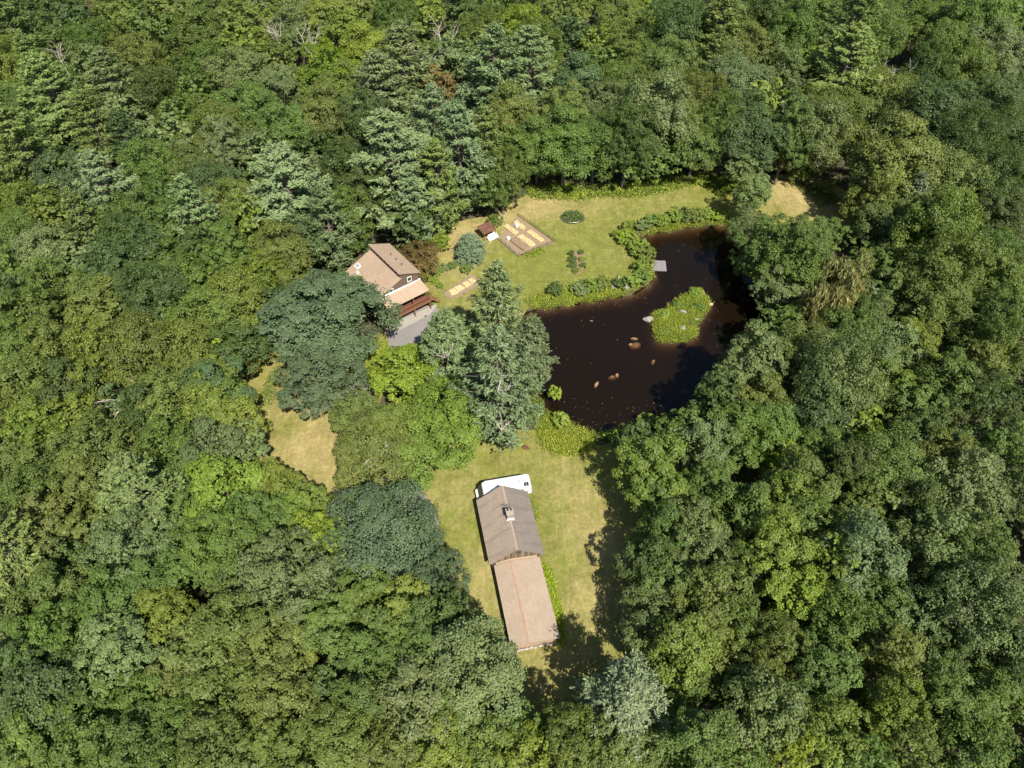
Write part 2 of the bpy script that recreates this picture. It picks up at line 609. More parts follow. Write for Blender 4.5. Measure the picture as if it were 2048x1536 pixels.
M_SH_BARN = shingle('barn_shingle', (0.31, 0.245, 0.19), (0.37, 0.295, 0.235), (0.28, 0.222, 0.175), (0.15, 0.125, 0.105))
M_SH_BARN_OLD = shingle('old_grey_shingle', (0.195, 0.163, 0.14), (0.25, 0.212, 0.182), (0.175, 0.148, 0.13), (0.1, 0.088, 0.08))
M_SH_LOW = shingle('low_roof_shingle', (0.32, 0.25, 0.188), (0.385, 0.308, 0.236), (0.28, 0.215, 0.162))
M_SH_HOUSE = shingle('house_shingle', (0.31, 0.225, 0.158), (0.375, 0.285, 0.21), (0.275, 0.195, 0.14))
M_SH_PORCH = shingle('porch_shingle', (0.33, 0.24, 0.17), (0.38, 0.285, 0.21), (0.31, 0.23, 0.165))
M_WHITE = plain('white_paint', (0.78, 0.77, 0.74), 0.5, 0.06)
M_GLASS, nt, b = new_mat('window_glass')
b.inputs['Base Color'].default_value = (0.03, 0.035, 0.04, 1)
b.inputs['Roughness'].default_value = 0.08
b.inputs['Specular IOR Level'].default_value = 0.6
M_SIDE = plain('brown_siding', (0.105, 0.075, 0.055), 0.85, 0.35, 2.2)
M_BATTEN = plain('weathered_board', (0.155, 0.112, 0.075), 0.9, 0.6, 5.0)
M_STAIN = plain('red_stained_wood', (0.185, 0.092, 0.048), 0.7, 0.3, 2.0)
M_STAIN_D = plain('deck_wood', (0.115, 0.046, 0.03), 0.75, 0.3, 2.0)
M_DARK = plain('dark_metal', (0.03, 0.03, 0.03), 0.6, 0.2)
M_METAL = plain('galvanised_metal', (0.5, 0.5, 0.5), 0.4, 0.1, 2, 0.8)
M_BRICK = plain('chimney_brick', (0.2, 0.145, 0.11), 0.9, 0.3, 5)
M_CEM = plain('pale_cement', (0.27, 0.235, 0.19), 0.9, 0.15, 3)
M_STONE = plain('grey_stone', (0.3, 0.27, 0.24), 0.9, 0.3, 2.0)
M_ROCK = plain('pond_rock', (0.36, 0.255, 0.17), 0.9, 0.35, 1.6)


def roof(name, quad, th, mat, parent):
    """quad: eave_a, eave_b, ridge_b, ridge_a; UV in metres along the eave and up the slope"""
    mb = MB().slab(quad, th)
    o = mb.build(name, mat, parent)
    q = [Vector(p) for p in quad]
    ux = (q[1] - q[0]).normalized()
    nn = ux.cross(q[3] - q[0]).normalized()
    uy = nn.cross(ux)
    uvl = o.data.uv_layers.new(name='UVMap')
    for lp in o.data.loops:
        d = o.data.vertices[lp.vertex_index].co - q[0]
        uvl.data[lp.index].uv = (d.dot(ux), d.dot(uy))
    return o


def window(parent, c, w, h, axis, out, nm='window', fr=0.12):
    """framed window; axis 'x' = lies along x, faces -y (out=-1) or +y; axis 'y' lies along y, faces x"""
    mb = MB()
    d = 0.09
    for s in (-1, 1):
        if axis == 'x':
            mb.box((c[0] + s * (w / 2 + fr / 2), c[1], c[2]), (fr, d, h + 2 * fr))
            mb.box((c[0], c[1], c[2] + s * (h / 2 + fr / 2)), (w, d, fr))
        else:
            mb.box((c[0], c[1] + s * (w / 2 + fr / 2), c[2]), (d, fr, h + 2 * fr))
            mb.box((c[0], c[1], c[2] + s * (h / 2 + fr / 2)), (d, w, fr))
    f = mb.build(nm, M_WHITE, parent)
    p = MB()
    if axis == 'x':
        p.box((c[0], c[1] - out * 0.02, c[2]), (w, 0.03, h))
    else:
        p.box((c[0] - out * 0.02, c[1], c[2]), (0.03, w, h))
    p.build('pane', M_GLASS, f)
    return f


M_SKYL = plain('frosted_skylight', (0.24, 0.26, 0.28), 0.25, 0.1, 2, 0, 0.6)
# ------------------------------------------------------------------ house
H = thing('house', (-21.65, 106.1, 0), math.radians(38.1), 'brown timber house with split tan shingle roof, clerestory strip and raised red deck', 'house')
body = MB()
body.prism([(-6.1, 0), (4.05, 0), (4.05, 8.35), (0.2, 9.95), (0.2, 8.9), (-6.1, 6.55)], 'y', 0.35, 11.0)
wall = body.build('wall', M_SIDE, H)
# clapboard courses on the front wall, proud of it
cl = MB()
z = 0.3
while z < 9.3:
    x0, x1 = -6.1, 4.05
    if z > 6.4:
        x0 = -6.1 + (z - 6.4) / (8.75 - 6.4) * 6.3
    if z > 8.25:
        x1 = 4.05 - (z - 8.25) / 1.55 * 3.85
    x0 = min(x0, 0.25)
    if x1 - x0 > 0.3:
        cl.box(((x0 + x1) / 2, 0.32, z), (x1 - x0, 0.05, 0.24), rx=math.radians(-5))
    z += 0.27
tag(cl.build('clapboard', M_SIDE, H), kind='stuff')
roof('roof', [(4.5, -0.1, 8.45), (4.5, 11.55, 8.45), (-0.2, 11.55, 10.5), (-0.2, -0.1, 10.5)], 0.16, M_SH_HOUSE, H)
lr = roof('roof', [(-7.0, -0.1, 6.35), (-7.0, 11.45, 6.35), (0.16, 11.45, 9.2), (0.16, -0.1, 9.2)], 0.16, M_SH_HOUSE, H)
cw = MB()
cw.box((0.1, 5.7, 9.65), (0.16, 11.1, 1.1))
cw.build('clerestory_wall', plain('clerestory_brown', (0.12, 0.07, 0.045), 0.8, 0.3), H)
for k in range(8):
    window(H, (0.0, 0.95 + k * 1.36, 9.7), 0.92, 0.55, 'y', -1, 'clerestory_window', 0.06).data.materials[0] = M_SIDE
for y in (3.0, 5.0, 7.0):
    MB().tube([(2.2, y, 9.3), (2.2, y, 9.95)], 0.09, 8).build('vent_pipe', M_DARK, H)
for x, y, s in ((-3.9, 10.2, 1.0), (-4.8, 8.9, 0.55)):
    zz = 6.35 + (x + 7.0) / 7.16 * 2.85
    o = MB().box((0, 0, 0), (s, s * 1.2, 0.22)).build('skylight', M_WHITE, H)
    o.location = (x, y, zz + 0.08)
    o.rotation_euler = (0, -math.atan2(2.85, 7.16), 0)
    MB().box((0, 0, 0.115), (s * 0.8, s, 0.02)).build('pane', M_SKYL, o)
window(H, (2.0, 0.27, 7.8), 0.75, 0.95, 'x', -1, fr=0.1)
window(H, (-2.3, 0.27, 7.1), 0.8, 0.7, 'x', -1, fr=0.1)
for x in (-4.2, -1.2, 2.6):
    window(H, (x, 0.27, 3.9), 1.3, 1.4, 'x', -1)
d = MB().box((0.8, 0.28, 3.45), (0.95, 0.08, 2.1)).build('door', M_WHITE, H)
MB().box((0.48, 0.21, 3.4), (0.06, 0.06, 0.12)).build('handle', M_DARK, d)
for x in (-3.4, 0.6):
    MB().box((x, 0.3, 1.1), (2.6, 0.08, 2.1)).build('garage_door', M_SIDE, H)
roof('porch_roof', [(-4.75, -2.35, 5.25), (4.75, -2.35, 5.25), (4.35, 0.28, 6.62), (-4.95, 0.28, 6.62)], 0.12, M_SH_PORCH, H)
MB().slab([(-5.05, 0.05, 6.62), (3.2, 0.05, 6.62), (3.2, 0.28, 6.72), (-5.05, 0.28, 6.72)], 0.05).build('flashing', M_WHITE, H)
MB().slab([(3.25, 0.2, 6.6), (4.45, 0.2, 6.6), (4.45, 0.42, 6.7), (3.25, 0.42, 6.7)], 0.05).build('flashing', M_WHITE, H)
dk = MB()
for k in range(14):
    dk.box((-0.25, -2.2 + k * 0.178, 2.5), (10.3, 0.16, 0.05))
tag(dk.build('deck_boards', M_STAIN_D, H), kind='stuff')
MB().box((-0.25, -1.0, 2.32), (10.2, 2.5, 0.18)).build('deck_joists', M_STAIN_D, H)
MB().box((-0.25, -2.32, 2.36), (10.4, 0.06, 0.34)).build('fascia', M_STAIN, H)
for x in (-5.2, -2.9, 1.0, 4.75):
    MB().box((x, -2.12, 3.85), (0.14, 0.14, 2.65)).build('porch_post', M_STAIN, H)
    MB().box((x, -2.12, 1.1), (0.16, 0.16, 2.2)).build('support_post', M_STAIN, H)
rl = MB()
rl.box((-0.25, -2.22, 3.5), (10.2, 0.13, 0.07))
rl.box((-0.25, -2.22, 2.72), (10.2, 0.06, 0.07))
for s in (-5.35, 4.85):
    rl.box((s, -1.0, 3.5), (0.13, 2.4, 0.07))
rl.build('railing', M_STAIN, H)
bl = MB()
for k in range(76):
    bl.box((-5.3 + k * 0.134, -2.22, 3.1), (0.04, 0.04, 0.74))
tag(bl.build('balusters', M_STAIN, H), kind='stuff')
stp = MB()
for k in range(8):
    stp.box((5.15 + k * 0.28, -1.2, 2.35 - k * 0.3), (0.3, 1.1, 0.05))
stp.build('stair_treads', M_STAIN, H)
ss = MB()
for yy in (-1.8, -0.62):
    ss.tube([(5.0, yy, 2.35), (7.3, yy, 0.05)], 0.07, 4)
    ss.tube([(5.0, yy, 3.4), (7.3, yy, 1.05)], 0.05, 4)
    ss.tube([(6.0, yy, 1.4), (6.0, yy, 2.4)], 0.05, 4)
    ss.tube([(7.2, yy, 0.05), (7.2, yy, 1.1)], 0.05, 4)
ss.build('stair_rail', M_STAIN, H)

M_RIDGE_T = plain('tan_ridge', (0.33, 0.255, 0.2), 0.9, 0.2, 3)
# ------------------------------------------------------------------ barn / workshop with chimney and its long low wing
BN = thing('barn', (-0.43, 55.5, 0), math.atan2(0.205, 0.979), 'long tan shingled barn with brick chimney, weathered board gable and lower rear wing', 'barn')
bw = MB()
bw.prism([(-3.75, 0), (3.75, 0), (3.75, 2.75), (0, 5.4), (-3.75, 2.75)], 'y', -5.25, 5.25)
bw.build('wall', M_BATTEN, BN)
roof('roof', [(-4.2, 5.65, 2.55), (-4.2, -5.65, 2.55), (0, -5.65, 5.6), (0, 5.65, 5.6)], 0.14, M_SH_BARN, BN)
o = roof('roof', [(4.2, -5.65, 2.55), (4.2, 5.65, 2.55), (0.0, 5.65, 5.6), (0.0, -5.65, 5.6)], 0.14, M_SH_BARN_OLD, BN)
o['label'] = 'grey streaked weathered roof slope'
MB().prism([(-0.2, 5.48), (0, 5.66), (0.2, 5.48), (0, 5.6)], 'y', -5.68, 5.68).build('ridge_cap', M_RIDGE_T, BN)
bd = MB()
rng0 = random.Random(4)
for k in range(27):
    x = -3.64 + k * 0.28
    top = 2.6 + (1 - abs(x) / 3.75) * 2.6
    bd.box((x, -5.28 - rng0.random() * 0.015, (top + 0.2) / 2), (0.25, 0.05, top - 0.2))
    bd.box((x, 5.28 + rng0.random() * 0.015, (top + 0.2) / 2), (0.25, 0.05, top - 0.2))
o = bd.build('board_siding', [M_BATTEN, plain('grey_board', (0.21, 0.16, 0.11), 0.9, 0.5, 4.0), plain('dark_board', (0.09, 0.068, 0.05), 0.9, 0.5, 4.0)], BN)
for p in o.data.polygons:
    p.material_index = (p.index // 6 * 7919) % 11 % 3
tag(o, kind='stuff')
window(BN, (0.35, -5.32, 4.0), 0.7, 0.75, 'x', -1, fr=0.05).data.materials[0] = M_SIDE
for y in (-2.5, 1.5):
    window(BN, (-3.78, y, 1.6), 0.9, 0.9, 'y', -1)
    window(BN, (3.78, y, 1.6), 0.9, 0.9, 'y', 1)
ch = MB().box((0.1, 0.1, 5.35), (0.95, 1.1, 2.7)).build('chimney', M_BRICK, BN)
MB().box((0.1, 0.1, 6.76), (1.12, 1.26, 0.14)).build('chimney_cap', M_CEM, ch)
MB().box((0.1, -0.47, 5.9), (0.95, 0.04, 1.2)).build('cement_face', M_CEM, ch)
MB().box((0.1, -0.52, 5.5), (1.15, 0.1, 0.5)).build('flashing', M_WHITE, ch)
for x, y in ((-0.15, 0.35), (0.35, 0.3)):
    MB().tube([(x, y, 6.8), (x, y, 7.25)], 0.13, 8).build('flue_pipe', M_DARK, ch)
an = MB().tube([(-0.1, 1.35, 5.5), (-0.1, 1.35, 6.9)], 0.03, 5)
for q in range(4):
    an.tube([(-0.6, 1.35, 6.4 + q * 0.13), (0.4, 1.35, 6.4 + q * 0.13)], 0.02, 4)
an.build('aerial', M_DARK, BN)
# lower wing
lw = MB()
lw.prism([(-3.2, 0), (3.15, 0), (3.15, 2.1), (-1.0, 2.55), (-3.2, 2.1)], 'y', -17.9, -5.34)
lw.build('wing_wall', plain('wing_siding', (0.34, 0.24, 0.17), 0.9, 0.25, 2.0), BN)
roof('wing_roof', [(-3.55, -5.75, 2.2), (-3.55, -18.4, 2.2), (-1.0, -18.4, 2.72), (-1.0, -5.75, 2.72)], 0.12, M_SH_LOW, BN)
roof('wing_roof', [(3.45, -18.4, 2.2), (3.45, -5.75, 2.2), (-1.0, -5.75, 2.72), (-1.0, -18.4, 2.72)], 0.12, M_SH_LOW, BN)
rc = MB()
M_RIDGE = plain('rust_ridge_shingle', (0.30, 0.195, 0.13), 0.9, 0.4, 1.2)
for k in range(42):
    y = -5.9 - k * 0.297
    o = MB().prism([(-1.17, 2.69), (-1.0, 2.735 + 0.012 * (k % 2)), (-0.83, 2.705)], 'y', y - 0.27, y).build('ridge_shingle', M_RIDGE, BN)
rr = random.Random(9)


def rock_mesh(name, rx, ry, rz, seed, sub=2):
    bm = bmesh.new()
    bmesh.ops.create_icosphere(bm, subdivisions=sub, radius=1.0)
    r = random.Random(seed)
    ks = [Vector((r.uniform(-2.4, 2.4), r.uniform(-2.4, 2.4), r.uniform(-2.4, 2.4))) for _ in range(5)]
    pl = [Vector((r.uniform(-1, 1), r.uniform(-1, 1), r.uniform(-0.3, 1))).normalized() for _ in range(6)]
    for v in bm.verts:
        d = v.co.copy()
        s = 1 + sum(0.07 * math.sin(k.dot(d) + i) for i, k in enumerate(ks))
        p = d * s
        for n_ in pl:
            e = p.dot(n_) - 0.78
            if e > 0:
                p -= n_ * e
        v.co = Vector((p.x * rx, p.y * ry, p.z * rz))
    me = bpy.data.meshes.new(name)
    bm.to_mesh(me)
    bm.free()
    return me


for k in range(11):
    o = link('foundation_stone', rock_mesh('foundation_stone', rr.uniform(.3, .5), .25, .25, 50 + k, 1), M_STONE, BN)
    o.location = (-3.0 + k * 0.6 + rr.uniform(-.1, .1), -18.15 + rr.uniform(-.12, .12), 0.15)

# ------------------------------------------------------------------ motorhome behind the barn
RV = thing('motorhome', (-1.0, 63.05, 0), math.atan2(1.35, 6.7), 'white motorhome with dark windscreen parked behind the barn gable', 'motorhome')
M_RVW = plain('motorhome_white', (0.68, 0.68, 0.67), 0.35, 0.03, 1.0, 0, 0.5)
# length along local x, front at -x
prof = [(-4.9, 0.55), (-4.95, 1.05), (-4.55, 1.3), (-3.75, 2.75), (-3.35, 3.0), (3.75, 3.05), (4.0, 2.85), (4.1, 0.6)]
rb = MB()
n = len(prof)
ringsv, fs = [], []
ws = [(-1.2, 0.0), (-1.2, 0.0), (1.2, 0), (1.2, 0)]
for s, wd_ in ((-1.14, 1), (1.14, 1)):
    ringsv += [(p, s, q) for p, q in prof]
fs = [(i, (i + 1) % n, n + (i + 1) % n, n + i) for i in range(n)] + [tuple(range(n))[::-1], tuple(range(n, 2 * n))]
rb.add(ringsv, fs)
o = rb.build('body', M_RVW, RV)
bv = o.modifiers.new('bevel', 'BEVEL')
bv.width = 0.14
bv.segments = 3
MB().slab([(-4.5, -1.02, 1.42), (-4.5, 1.02, 1.42), (-3.85, 1.02, 2.62), (-3.85, -1.02, 2.62)], 0.04).build('windscreen', M_GLASS, RV).location = (-0.035, 0, 0.02)
for s in (-1, 1):
    MB().box((-4.25, s * 1.36, 1.55), (0.18, 0.28, 0.4)).build('wing_mirror', M_DARK, RV)
    MB().box((-4.99, s * 0.8, 0.85), (0.06, 0.32, 0.2)).build('headlight', M_METAL, RV)
    for x in (-2.0, 0.2, 2.2):
        MB().box((x, s * 1.16, 1.95), (1.0, 0.03, 0.6)).build('side_window', M_GLASS, RV)
    for x in (-3.4, 2.0):
        t = MB().tube([(x, s * 0.9, 0.42), (x, s * 1.18, 0.42)], 0.42, 14).build('wheel', M_DARK, RV)
        MB().tube([(x, s * 1.1, 0.42), (x, s * 1.2, 0.42)], 0.22, 12).build('rim', M_METAL, t)
for y in (-0.75,):
    for k in range(2):
        MB().box((3.0 + k * 0.42, y, 3.09), (0.36, 0.7, 0.05)).build('roof_panel', M_GLASS, RV)
M_RVG = plain('motorhome_grey_fitting', (.3, .3, .3), .6, .1)
a_ = MB().box((-1.9, 0.1, 3.16), (0.75, 0.7, 0.26)).build('air_conditioner', M_WHITE, RV)
MB().box((-1.9, 0.1, 3.3), (0.6, 0.5, 0.03)).build('grille', plain('pale_grille', (.5, .5, .5), .6), a_)
for x, y in ((-0.6, 0.45), (0.35, 0.6)):
    MB().box((x, y, 3.12), (0.1, 0.7, 0.12)).build('roof_vent', M_RVG, RV)
MB().box((2.2, 0.0, 3.1), (0.45, 0.3, 0.12)).build('roof_hatch', M_RVG, RV)
MB().tube([(2.35, 0.85, 3.03), (2.35, 0.85, 3.14)], 0.15, 10).build('plumbing_vent', M_WHITE, RV)
tr_ = MB()
for s in (-1, 1):
    tr_.box((0.2, s * 1.1, 3.04), (7.0, 0.07, 0.06))
for x in (-3.2, -0.2, 1.4, 3.6):
    tr_.box((x, 0, 3.035), (0.05, 2.1, 0.03))
tr_.build('roof_trim', M_RVG, RV)
for s in (-1, 1):
    MB().box((-0.2, s * 1.155, 1.15), (7.6, 0.02, 0.16)).build('side_stripe', M_RVG, RV)
sw = MB().tube([(4.14, 0.2, 1.2), (4.32, 0.2, 1.2)], 0.36, 14).build('spare_wheel', M_DARK, RV)
MB().box((4.2, 0.0, 0.6), (0.15, 2.1, 0.22)).build('rear_bumper', M_METAL, RV)

# ------------------------------------------------------------------ vegetable garden
M_SOIL = plain('bare_soil', (0.215, 0.158, 0.1), 0.95, 0.35, 2.5)
M_STRAW = plain('straw', (0.5, 0.38, 0.2), 0.9, 0.25, 6)
flat_sheet('garden_soil', [(1030, 436), (1040, 434), (1106, 483), (1100, 489), (1040, 512), (1032, 511), (1000, 482), (1003, 470)], 0.055, M_SOIL, 0.5)
grng = np.random.default_rng(5)


def raised_bed(name, cs, label, hgt=0.16, mat_top=None, group=None, strands=260):
    """bed with four ground corners (px); a frame-less soil block covered by straw"""
    mat_top = mat_top or M_STRAW
    q = [at(*c_) for c_ in cs]
    cen = sum(q, Vector()) / 4
    t = thing(name, (cen.x, cen.y, 0.05), 0, label, 'garden bed', group)
    ql = [p - cen for p in q]
    mb = MB()
    top = [(p.x * 0.94, p.y * 0.94, hgt) for p in ql]
    mb.add([(p.x, p.y, 0) for p in ql] + top, [(0, 1, 5, 4), (1, 2, 6, 5), (2, 3, 7, 6), (3, 0, 4, 7), (4, 5, 6, 7)])
    mb.build('bed', mat_top, t)
    n = strands
    uv = grng.random((n, 2))
    A = np.array([(p.x, p.y) for p in ql])
    P2 = (A[0] * (1 - uv[:, :1]) * (1 - uv[:, 1:]) + A[1] * uv[:, :1] * (1 - uv[:, 1:]) + A[2] * uv[:, :1] * uv[:, 1:] + A[3] * (1 - uv[:, :1]) * uv[:, 1:]) * 1.03
    C = np.c_[P2, hgt + 0.02 + grng.random(n) * 0.07]
    nr = unit(np.c_[grng.normal(size=(n, 2)) * 0.35, np.ones(n)])
    me = quads_mesh('straw', leaf_quads(grng, C, nr, grng.uniform(.25, .5, n), 0.4), mat=mat_top)
    tag(link('straw', me, None, t), kind='stuff')
    return t


GB = 'straw covered beds in the vegetable garden'
for cs, lb in (([(1008, 454), (1015, 450), (1037, 466), (1030, 471)], 'short straw bed nearest the red roofed shed'),
               ([(1026, 446), (1034, 442), (1052, 457), (1045, 461)], 'short straw bed at the far corner beside the long dark fence'),
               ([(1035, 475), (1045, 470), (1071, 490), (1062, 495)], 'long straw bed in the middle of the garden plot'),
               ([(1053, 465), (1062, 461), (1089, 481), (1081, 485)], 'long straw bed beside the dark fence, pond side')):
    raised_bed('straw_bed', cs, lb, group=GB, strands=420)
raised_bed('soil_bed', [(1020, 481), (1033, 475), (1060, 496), (1048, 502)], 'bare dug soil bed beside the long straw bed', 0.12, M_SOIL, strands=200)
RB = 'straw patches in the edged bed by the house'
for cs, lb in (([(897, 583), (909, 577), (918, 585), (905, 592)], 'straw patch in the edged bed, one nearest the house'),
               ([(910, 576), (921, 570), (930, 577), (918, 584)], 'straw patch in the edged bed, second from the house'),
               ([(925, 568), (934, 563), (943, 570), (933, 576)], 'straw patch in the edged bed, third from the house'),
               ([(937, 561), (944, 557), (953, 563), (946, 569)], 'straw patch in the edged bed, farthest from the house, by the pine')):
    raised_bed('straw_patch', cs, lb, 0.1, group=RB, strands=130)
flat_sheet('mulch_bed', [(890, 586), (940, 552), (948, 553), (962, 566), (915, 596), (903, 597)], 0.058, M_SOIL, 0.35)
eb = MB()
for a_, b_ in (((888, 586), (942, 551)), ((900, 600), (962, 568))):
    p, q = at(*a_), at(*b_)
    eb.tube([(p.x, p.y, 0.1), (q.x, q.y, 0.1)], 0.12, 4)
tag(eb.build('timber_edging', M_BATTEN), 'pair of weathered timber edgings along the straw patch bed by the house', 'edging')


def fence_run(a_, b_, nposts, label, wire_mat):
    p, q = at(*a_), at(*b_)
    f = thing('garden_fence', ((p.x + q.x) / 2, (p.y + q.y) / 2, 0), math.atan2(q.y - p.y, q.x - p.x), label, 'fence', 'low fence runs round the vegetable garden')
    L = (q - p).length
    for k in range(nposts):
        MB().tube([(-L / 2 + L * k / (nposts - 1), 0, 0), (-L / 2 + L * k / (nposts - 1), 0, 1.0)], 0.05, 5).build('post', M_SIDE, f)
    w_ = MB()
    for z in (0.25, 0.5, 0.75, 0.95):
        w_.tube([(-L / 2, 0, z), (L / 2, 0, z)], 0.022, 4)
    for k in range(int(L / 0.4)):
        w_.tube([(-L / 2 + k * 0.4, 0, 0.05), (-L / 2 + k * 0.4, 0, 0.95)], 0.014, 3)
    w_.build('wire_mesh', wire_mat, f)


fence_run((1036, 432), (1109, 485), 7, 'low dark wire fence along the far long side of the vegetable garden', M_DARK)
fence_run((994, 478), (1037, 515), 6, 'low dark wire fence along the vegetable garden side facing the house', M_DARK)
fence_run((1037, 515), (1109, 485), 6, 'low fence with yellow weeds along the pond side of the vegetable garden', M_BATTEN)
p = at(1018, 488)
eg = MB()
p, q = at(1019, 481), at(1046, 502)
eg.tube([(p.x, p.y, 0.15), (q.x, q.y, 0.15)], 0.13, 4)
tag(eg.build('garden_timber', M_SIDE), 'dark timber lying along the bare soil bed', 'timber')

# shed with rusty roof, bench in front
SH = thing('shed', (-5.75, 131.6, 0), math.radians(36), 'small open shed with rusty brown roof between the blue spruce and garden', 'shed')
M_RUST = plain('rusty_roof', (0.105, 0.05, 0.032), 0.85, 0.7, 0.8)
roof('roof', [(-1.7, -1.45, 1.95), (1.7, -1.45, 1.95), (1.7, 1.45, 2.45), (-1.7, 1.45, 2.45)], 0.1, M_RUST, SH)
MB().prism([(1.3, 0), (1.3, 2.28), (0.2, 2.1), (0.2, 0)], 'x', -1.5, 1.5).build('wall', M_SIDE, SH)
for x in (-1.5, 1.5):
    MB().box((x, -1.3, 0.95), (0.12, 0.12, 1.9)).build('post', M_SIDE, SH)
MB().box((0.4, -1.36, 1.15), (1.9, 0.05, 0.4)).build('front_panel', M_WHITE, SH)
BE = thing('garden_bench', (-4.2, 130.05, 0.04), math.radians(36), 'white slatted garden bench standing in front of the rusty shed', 'bench')
st_ = MB()
for k in range(4):
    st_.box((0, -0.3 + k * 0.17, 0.48), (2.6, 0.13, 0.05))
st_.build('seat', M_WHITE, BE)
bk = MB()
for k in range(4):
    bk.box((0, 0.38 + k * 0.03, 0.62 + k * 0.16), (2.6, 0.05, 0.12))
bk.build('backrest', M_WHITE, BE)
for x in (-1.2, 1.2):
    for y in (-0.3, 0.3):
        MB().box((x, y, 0.23), (0.09, 0.09, 0.46)).build('leg', M_WHITE, BE)
    MB().box((x, 0.0, 0.72), (0.1, 0.75, 0.06)).build('armrest', M_WHITE, BE)


def bucket(px, py, label, s=1.0):
    q = at(px, py)
    t = thing('plastic_tub', (q.x, q.y, 0.05), 0.3, label, 'tub', 'white tubs left in the vegetable garden')
    MB().tube([(0, 0, 0), (0, 0, 0.5 * s), (0, 0, 0.55 * s)], [0.3 * s, 0.38 * s, 0.42 * s], 12).build('tub', M_WHITE, t)
    MB().box((0.05, 0.3 * s, 0.62 * s), (0.7 * s, 0.04, 0.16 * s)).build('handle', M_WHITE, t)


bucket(1017, 480, 'white tub at the end of the bare soil bed', 1.0)
bucket(1034, 454, 'white tub between the two short straw beds', 1.0)
q = at(1010, 447)
gp = thing('garden_post', (q.x, q.y, 0), 0, 'thin pale post standing behind the short straw bed', 'post')
MB().tube([(0, 0, 0), (0, 0, 2.3)], 0.06, 6).build('pole', M_PALE, gp)
MB().box((0, -0.04, 2.1), (0.5, 0.06, 0.12)).build('crosspiece', M_PALE, gp)
q = at(1235, 572)
gp = thing('bird_house_post', (q.x, q.y, 0), 0, 'thin grey post among the bushes on the pond bank', 'post')
MB().tube([(0, 0, 0), (0, 0, 2.2)], 0.07, 6).build('pole', M_STONE, gp)
MB().box((0, 0, 2.3), (0.3, 0.3, 0.35)).build('box', M_STONE, gp)

# ------------------------------------------------------------------ dock, rocks
DK = thing('floating_dock', (31.9, 120.9, WATER_Z), math.radians(-4), 'pale grey plank dock floating on the pond beside the bank bushes', 'dock')
dm = MB()
dr = random.Random(3)
M_DOCK = plain('bleached_plank', (0.2, 0.185, 0.19), 0.9, 0.2, 3)
for k in range(17):
    o = MB().box((-1.52 + k * 0.19, dr.uniform(-.03, .03), 0.36 + dr.uniform(0, .012)), (0.165, 3.5, 0.05)).build('plank', M_DOCK, DK)
for x in (-1.4, 0, 1.4):
    MB().box((x, 0, 0.24), (0.15, 3.3, 0.18)).build('joist', M_BATTEN, DK)
for y in (-1.2, 1.2):
    MB().box((0, y, 0.02), (2.6, 0.7, 0.3)).build('float', M_DARK, DK)


def rock(px, py, rx, ry, rz, z, label, seed, grp, rot=0.0, mat=None):
    if grp == SR:
        z, rz = z - rz * 0.75, rz * 1.7
    q = at(px, py, z)
    o = link('rock', rock_mesh('rock', rx, ry, rz, seed), mat or M_ROCK)
    o.location = (q.x, q.y, z)
    o.rotation_euler = (0, 0, rot)
    tag(o, label, 'rock', grp)


M_ROCKG = plain('pale_grey_rock', (0.21, 0.19, 0.175), 0.9, 0.25, 1.5)
IR, SR, BR_ = 'rocks on and beside the island', 'rocks lying under the pond water', 'rocks on the pond bank'
rock(1297, 639, 1.15, 0.75, 0.5, -0.1, 'flat grey and tan rock in the water off the island tip', 1, IR, 0.2, M_ROCKG)
rock(1366, 623, 0.85, 0.35, 0.35, 0.75, 'white oblong rock lying in the middle of the island grass', 2, IR, -0.4, M_ROCKG)
rock(1366, 655, 0.5, 0.6, 0.35, 0.7, 'grey rock in the near part of the island grass', 3, IR, 0.6, M_ROCKG)
rock(1393, 639, 0.55, 0.4, 0.4, 0.05, 'small white rock on the bank of the island, dock-far side', 4, IR, 0.3, M_ROCKG)
rock(1421, 609, 0.6, 0.5, 0.4, -0.1, 'outer tan rock in the water at the island point', 5, IR)
rock(1410, 614, 0.45, 0.4, 0.35, 0.0, 'inner tan rock at the island point beside the grass', 6, IR)
rock(1406, 586, 0.5, 0.25, 0.3, 0.2, 'slim tan rock at the far end of the island', 7, IR, -0.8)
rock(1268, 678, 0.8, 0.3, 0.25, -0.55, 'tan rock under the water, topmost of the cluster before the island', 8, SR, -0.2)
rock(1261, 690, 0.5, 0.35, 0.25, -0.55, 'round tan rock under the water in the cluster before the island', 9, SR)
rock(1272, 692, 1.3, 0.9, 0.4, -1.0, 'broad dim brown rock under the water in the cluster before the island', 10, SR, 0.5)
rock(1193, 769, 0.32, 0.85, 0.3, -0.5, 'long bright tan rock under the water, nearest the tall pine', 11, SR, -0.5)
rock(1233, 752, 0.45, 0.5, 0.35, -0.62, 'tan rock under the water between the long rock and the island', 12, SR, 0.4)
rock(1224, 756, 1.0, 0.5, 0.4, -1.0, 'dim brown rock under the water beside the long tan rock', 13, SR, 0.2)
rock(1306, 725, 0.35, 0.6, 0.35, -0.78, 'faint tan rock under the water below the island', 14, SR, -0.5)
rock(1228, 573, 0.75, 0.8, 0.6, 0.3, 'pale grey boulder on the bank under the bushes', 15, BR_, 0.3, M_ROCKG)
rock(1254, 576, 0.95, 0.6, 0.5, 0.05, 'pale grey boulder at the water edge between bushes', 16, BR_, 0.1, M_ROCKG)
rock(893, 933, 0.35, 0.35, 0.4, 0.25, 'small white boulder at the lawn corner by the driveway trees', 17, None, 0, M_ROCKG)
rock(1183, 642, 0.4, 0.12, 0.1, -0.45, 'faint pale stick-like rock under the open water', 18, SR, -0.3)
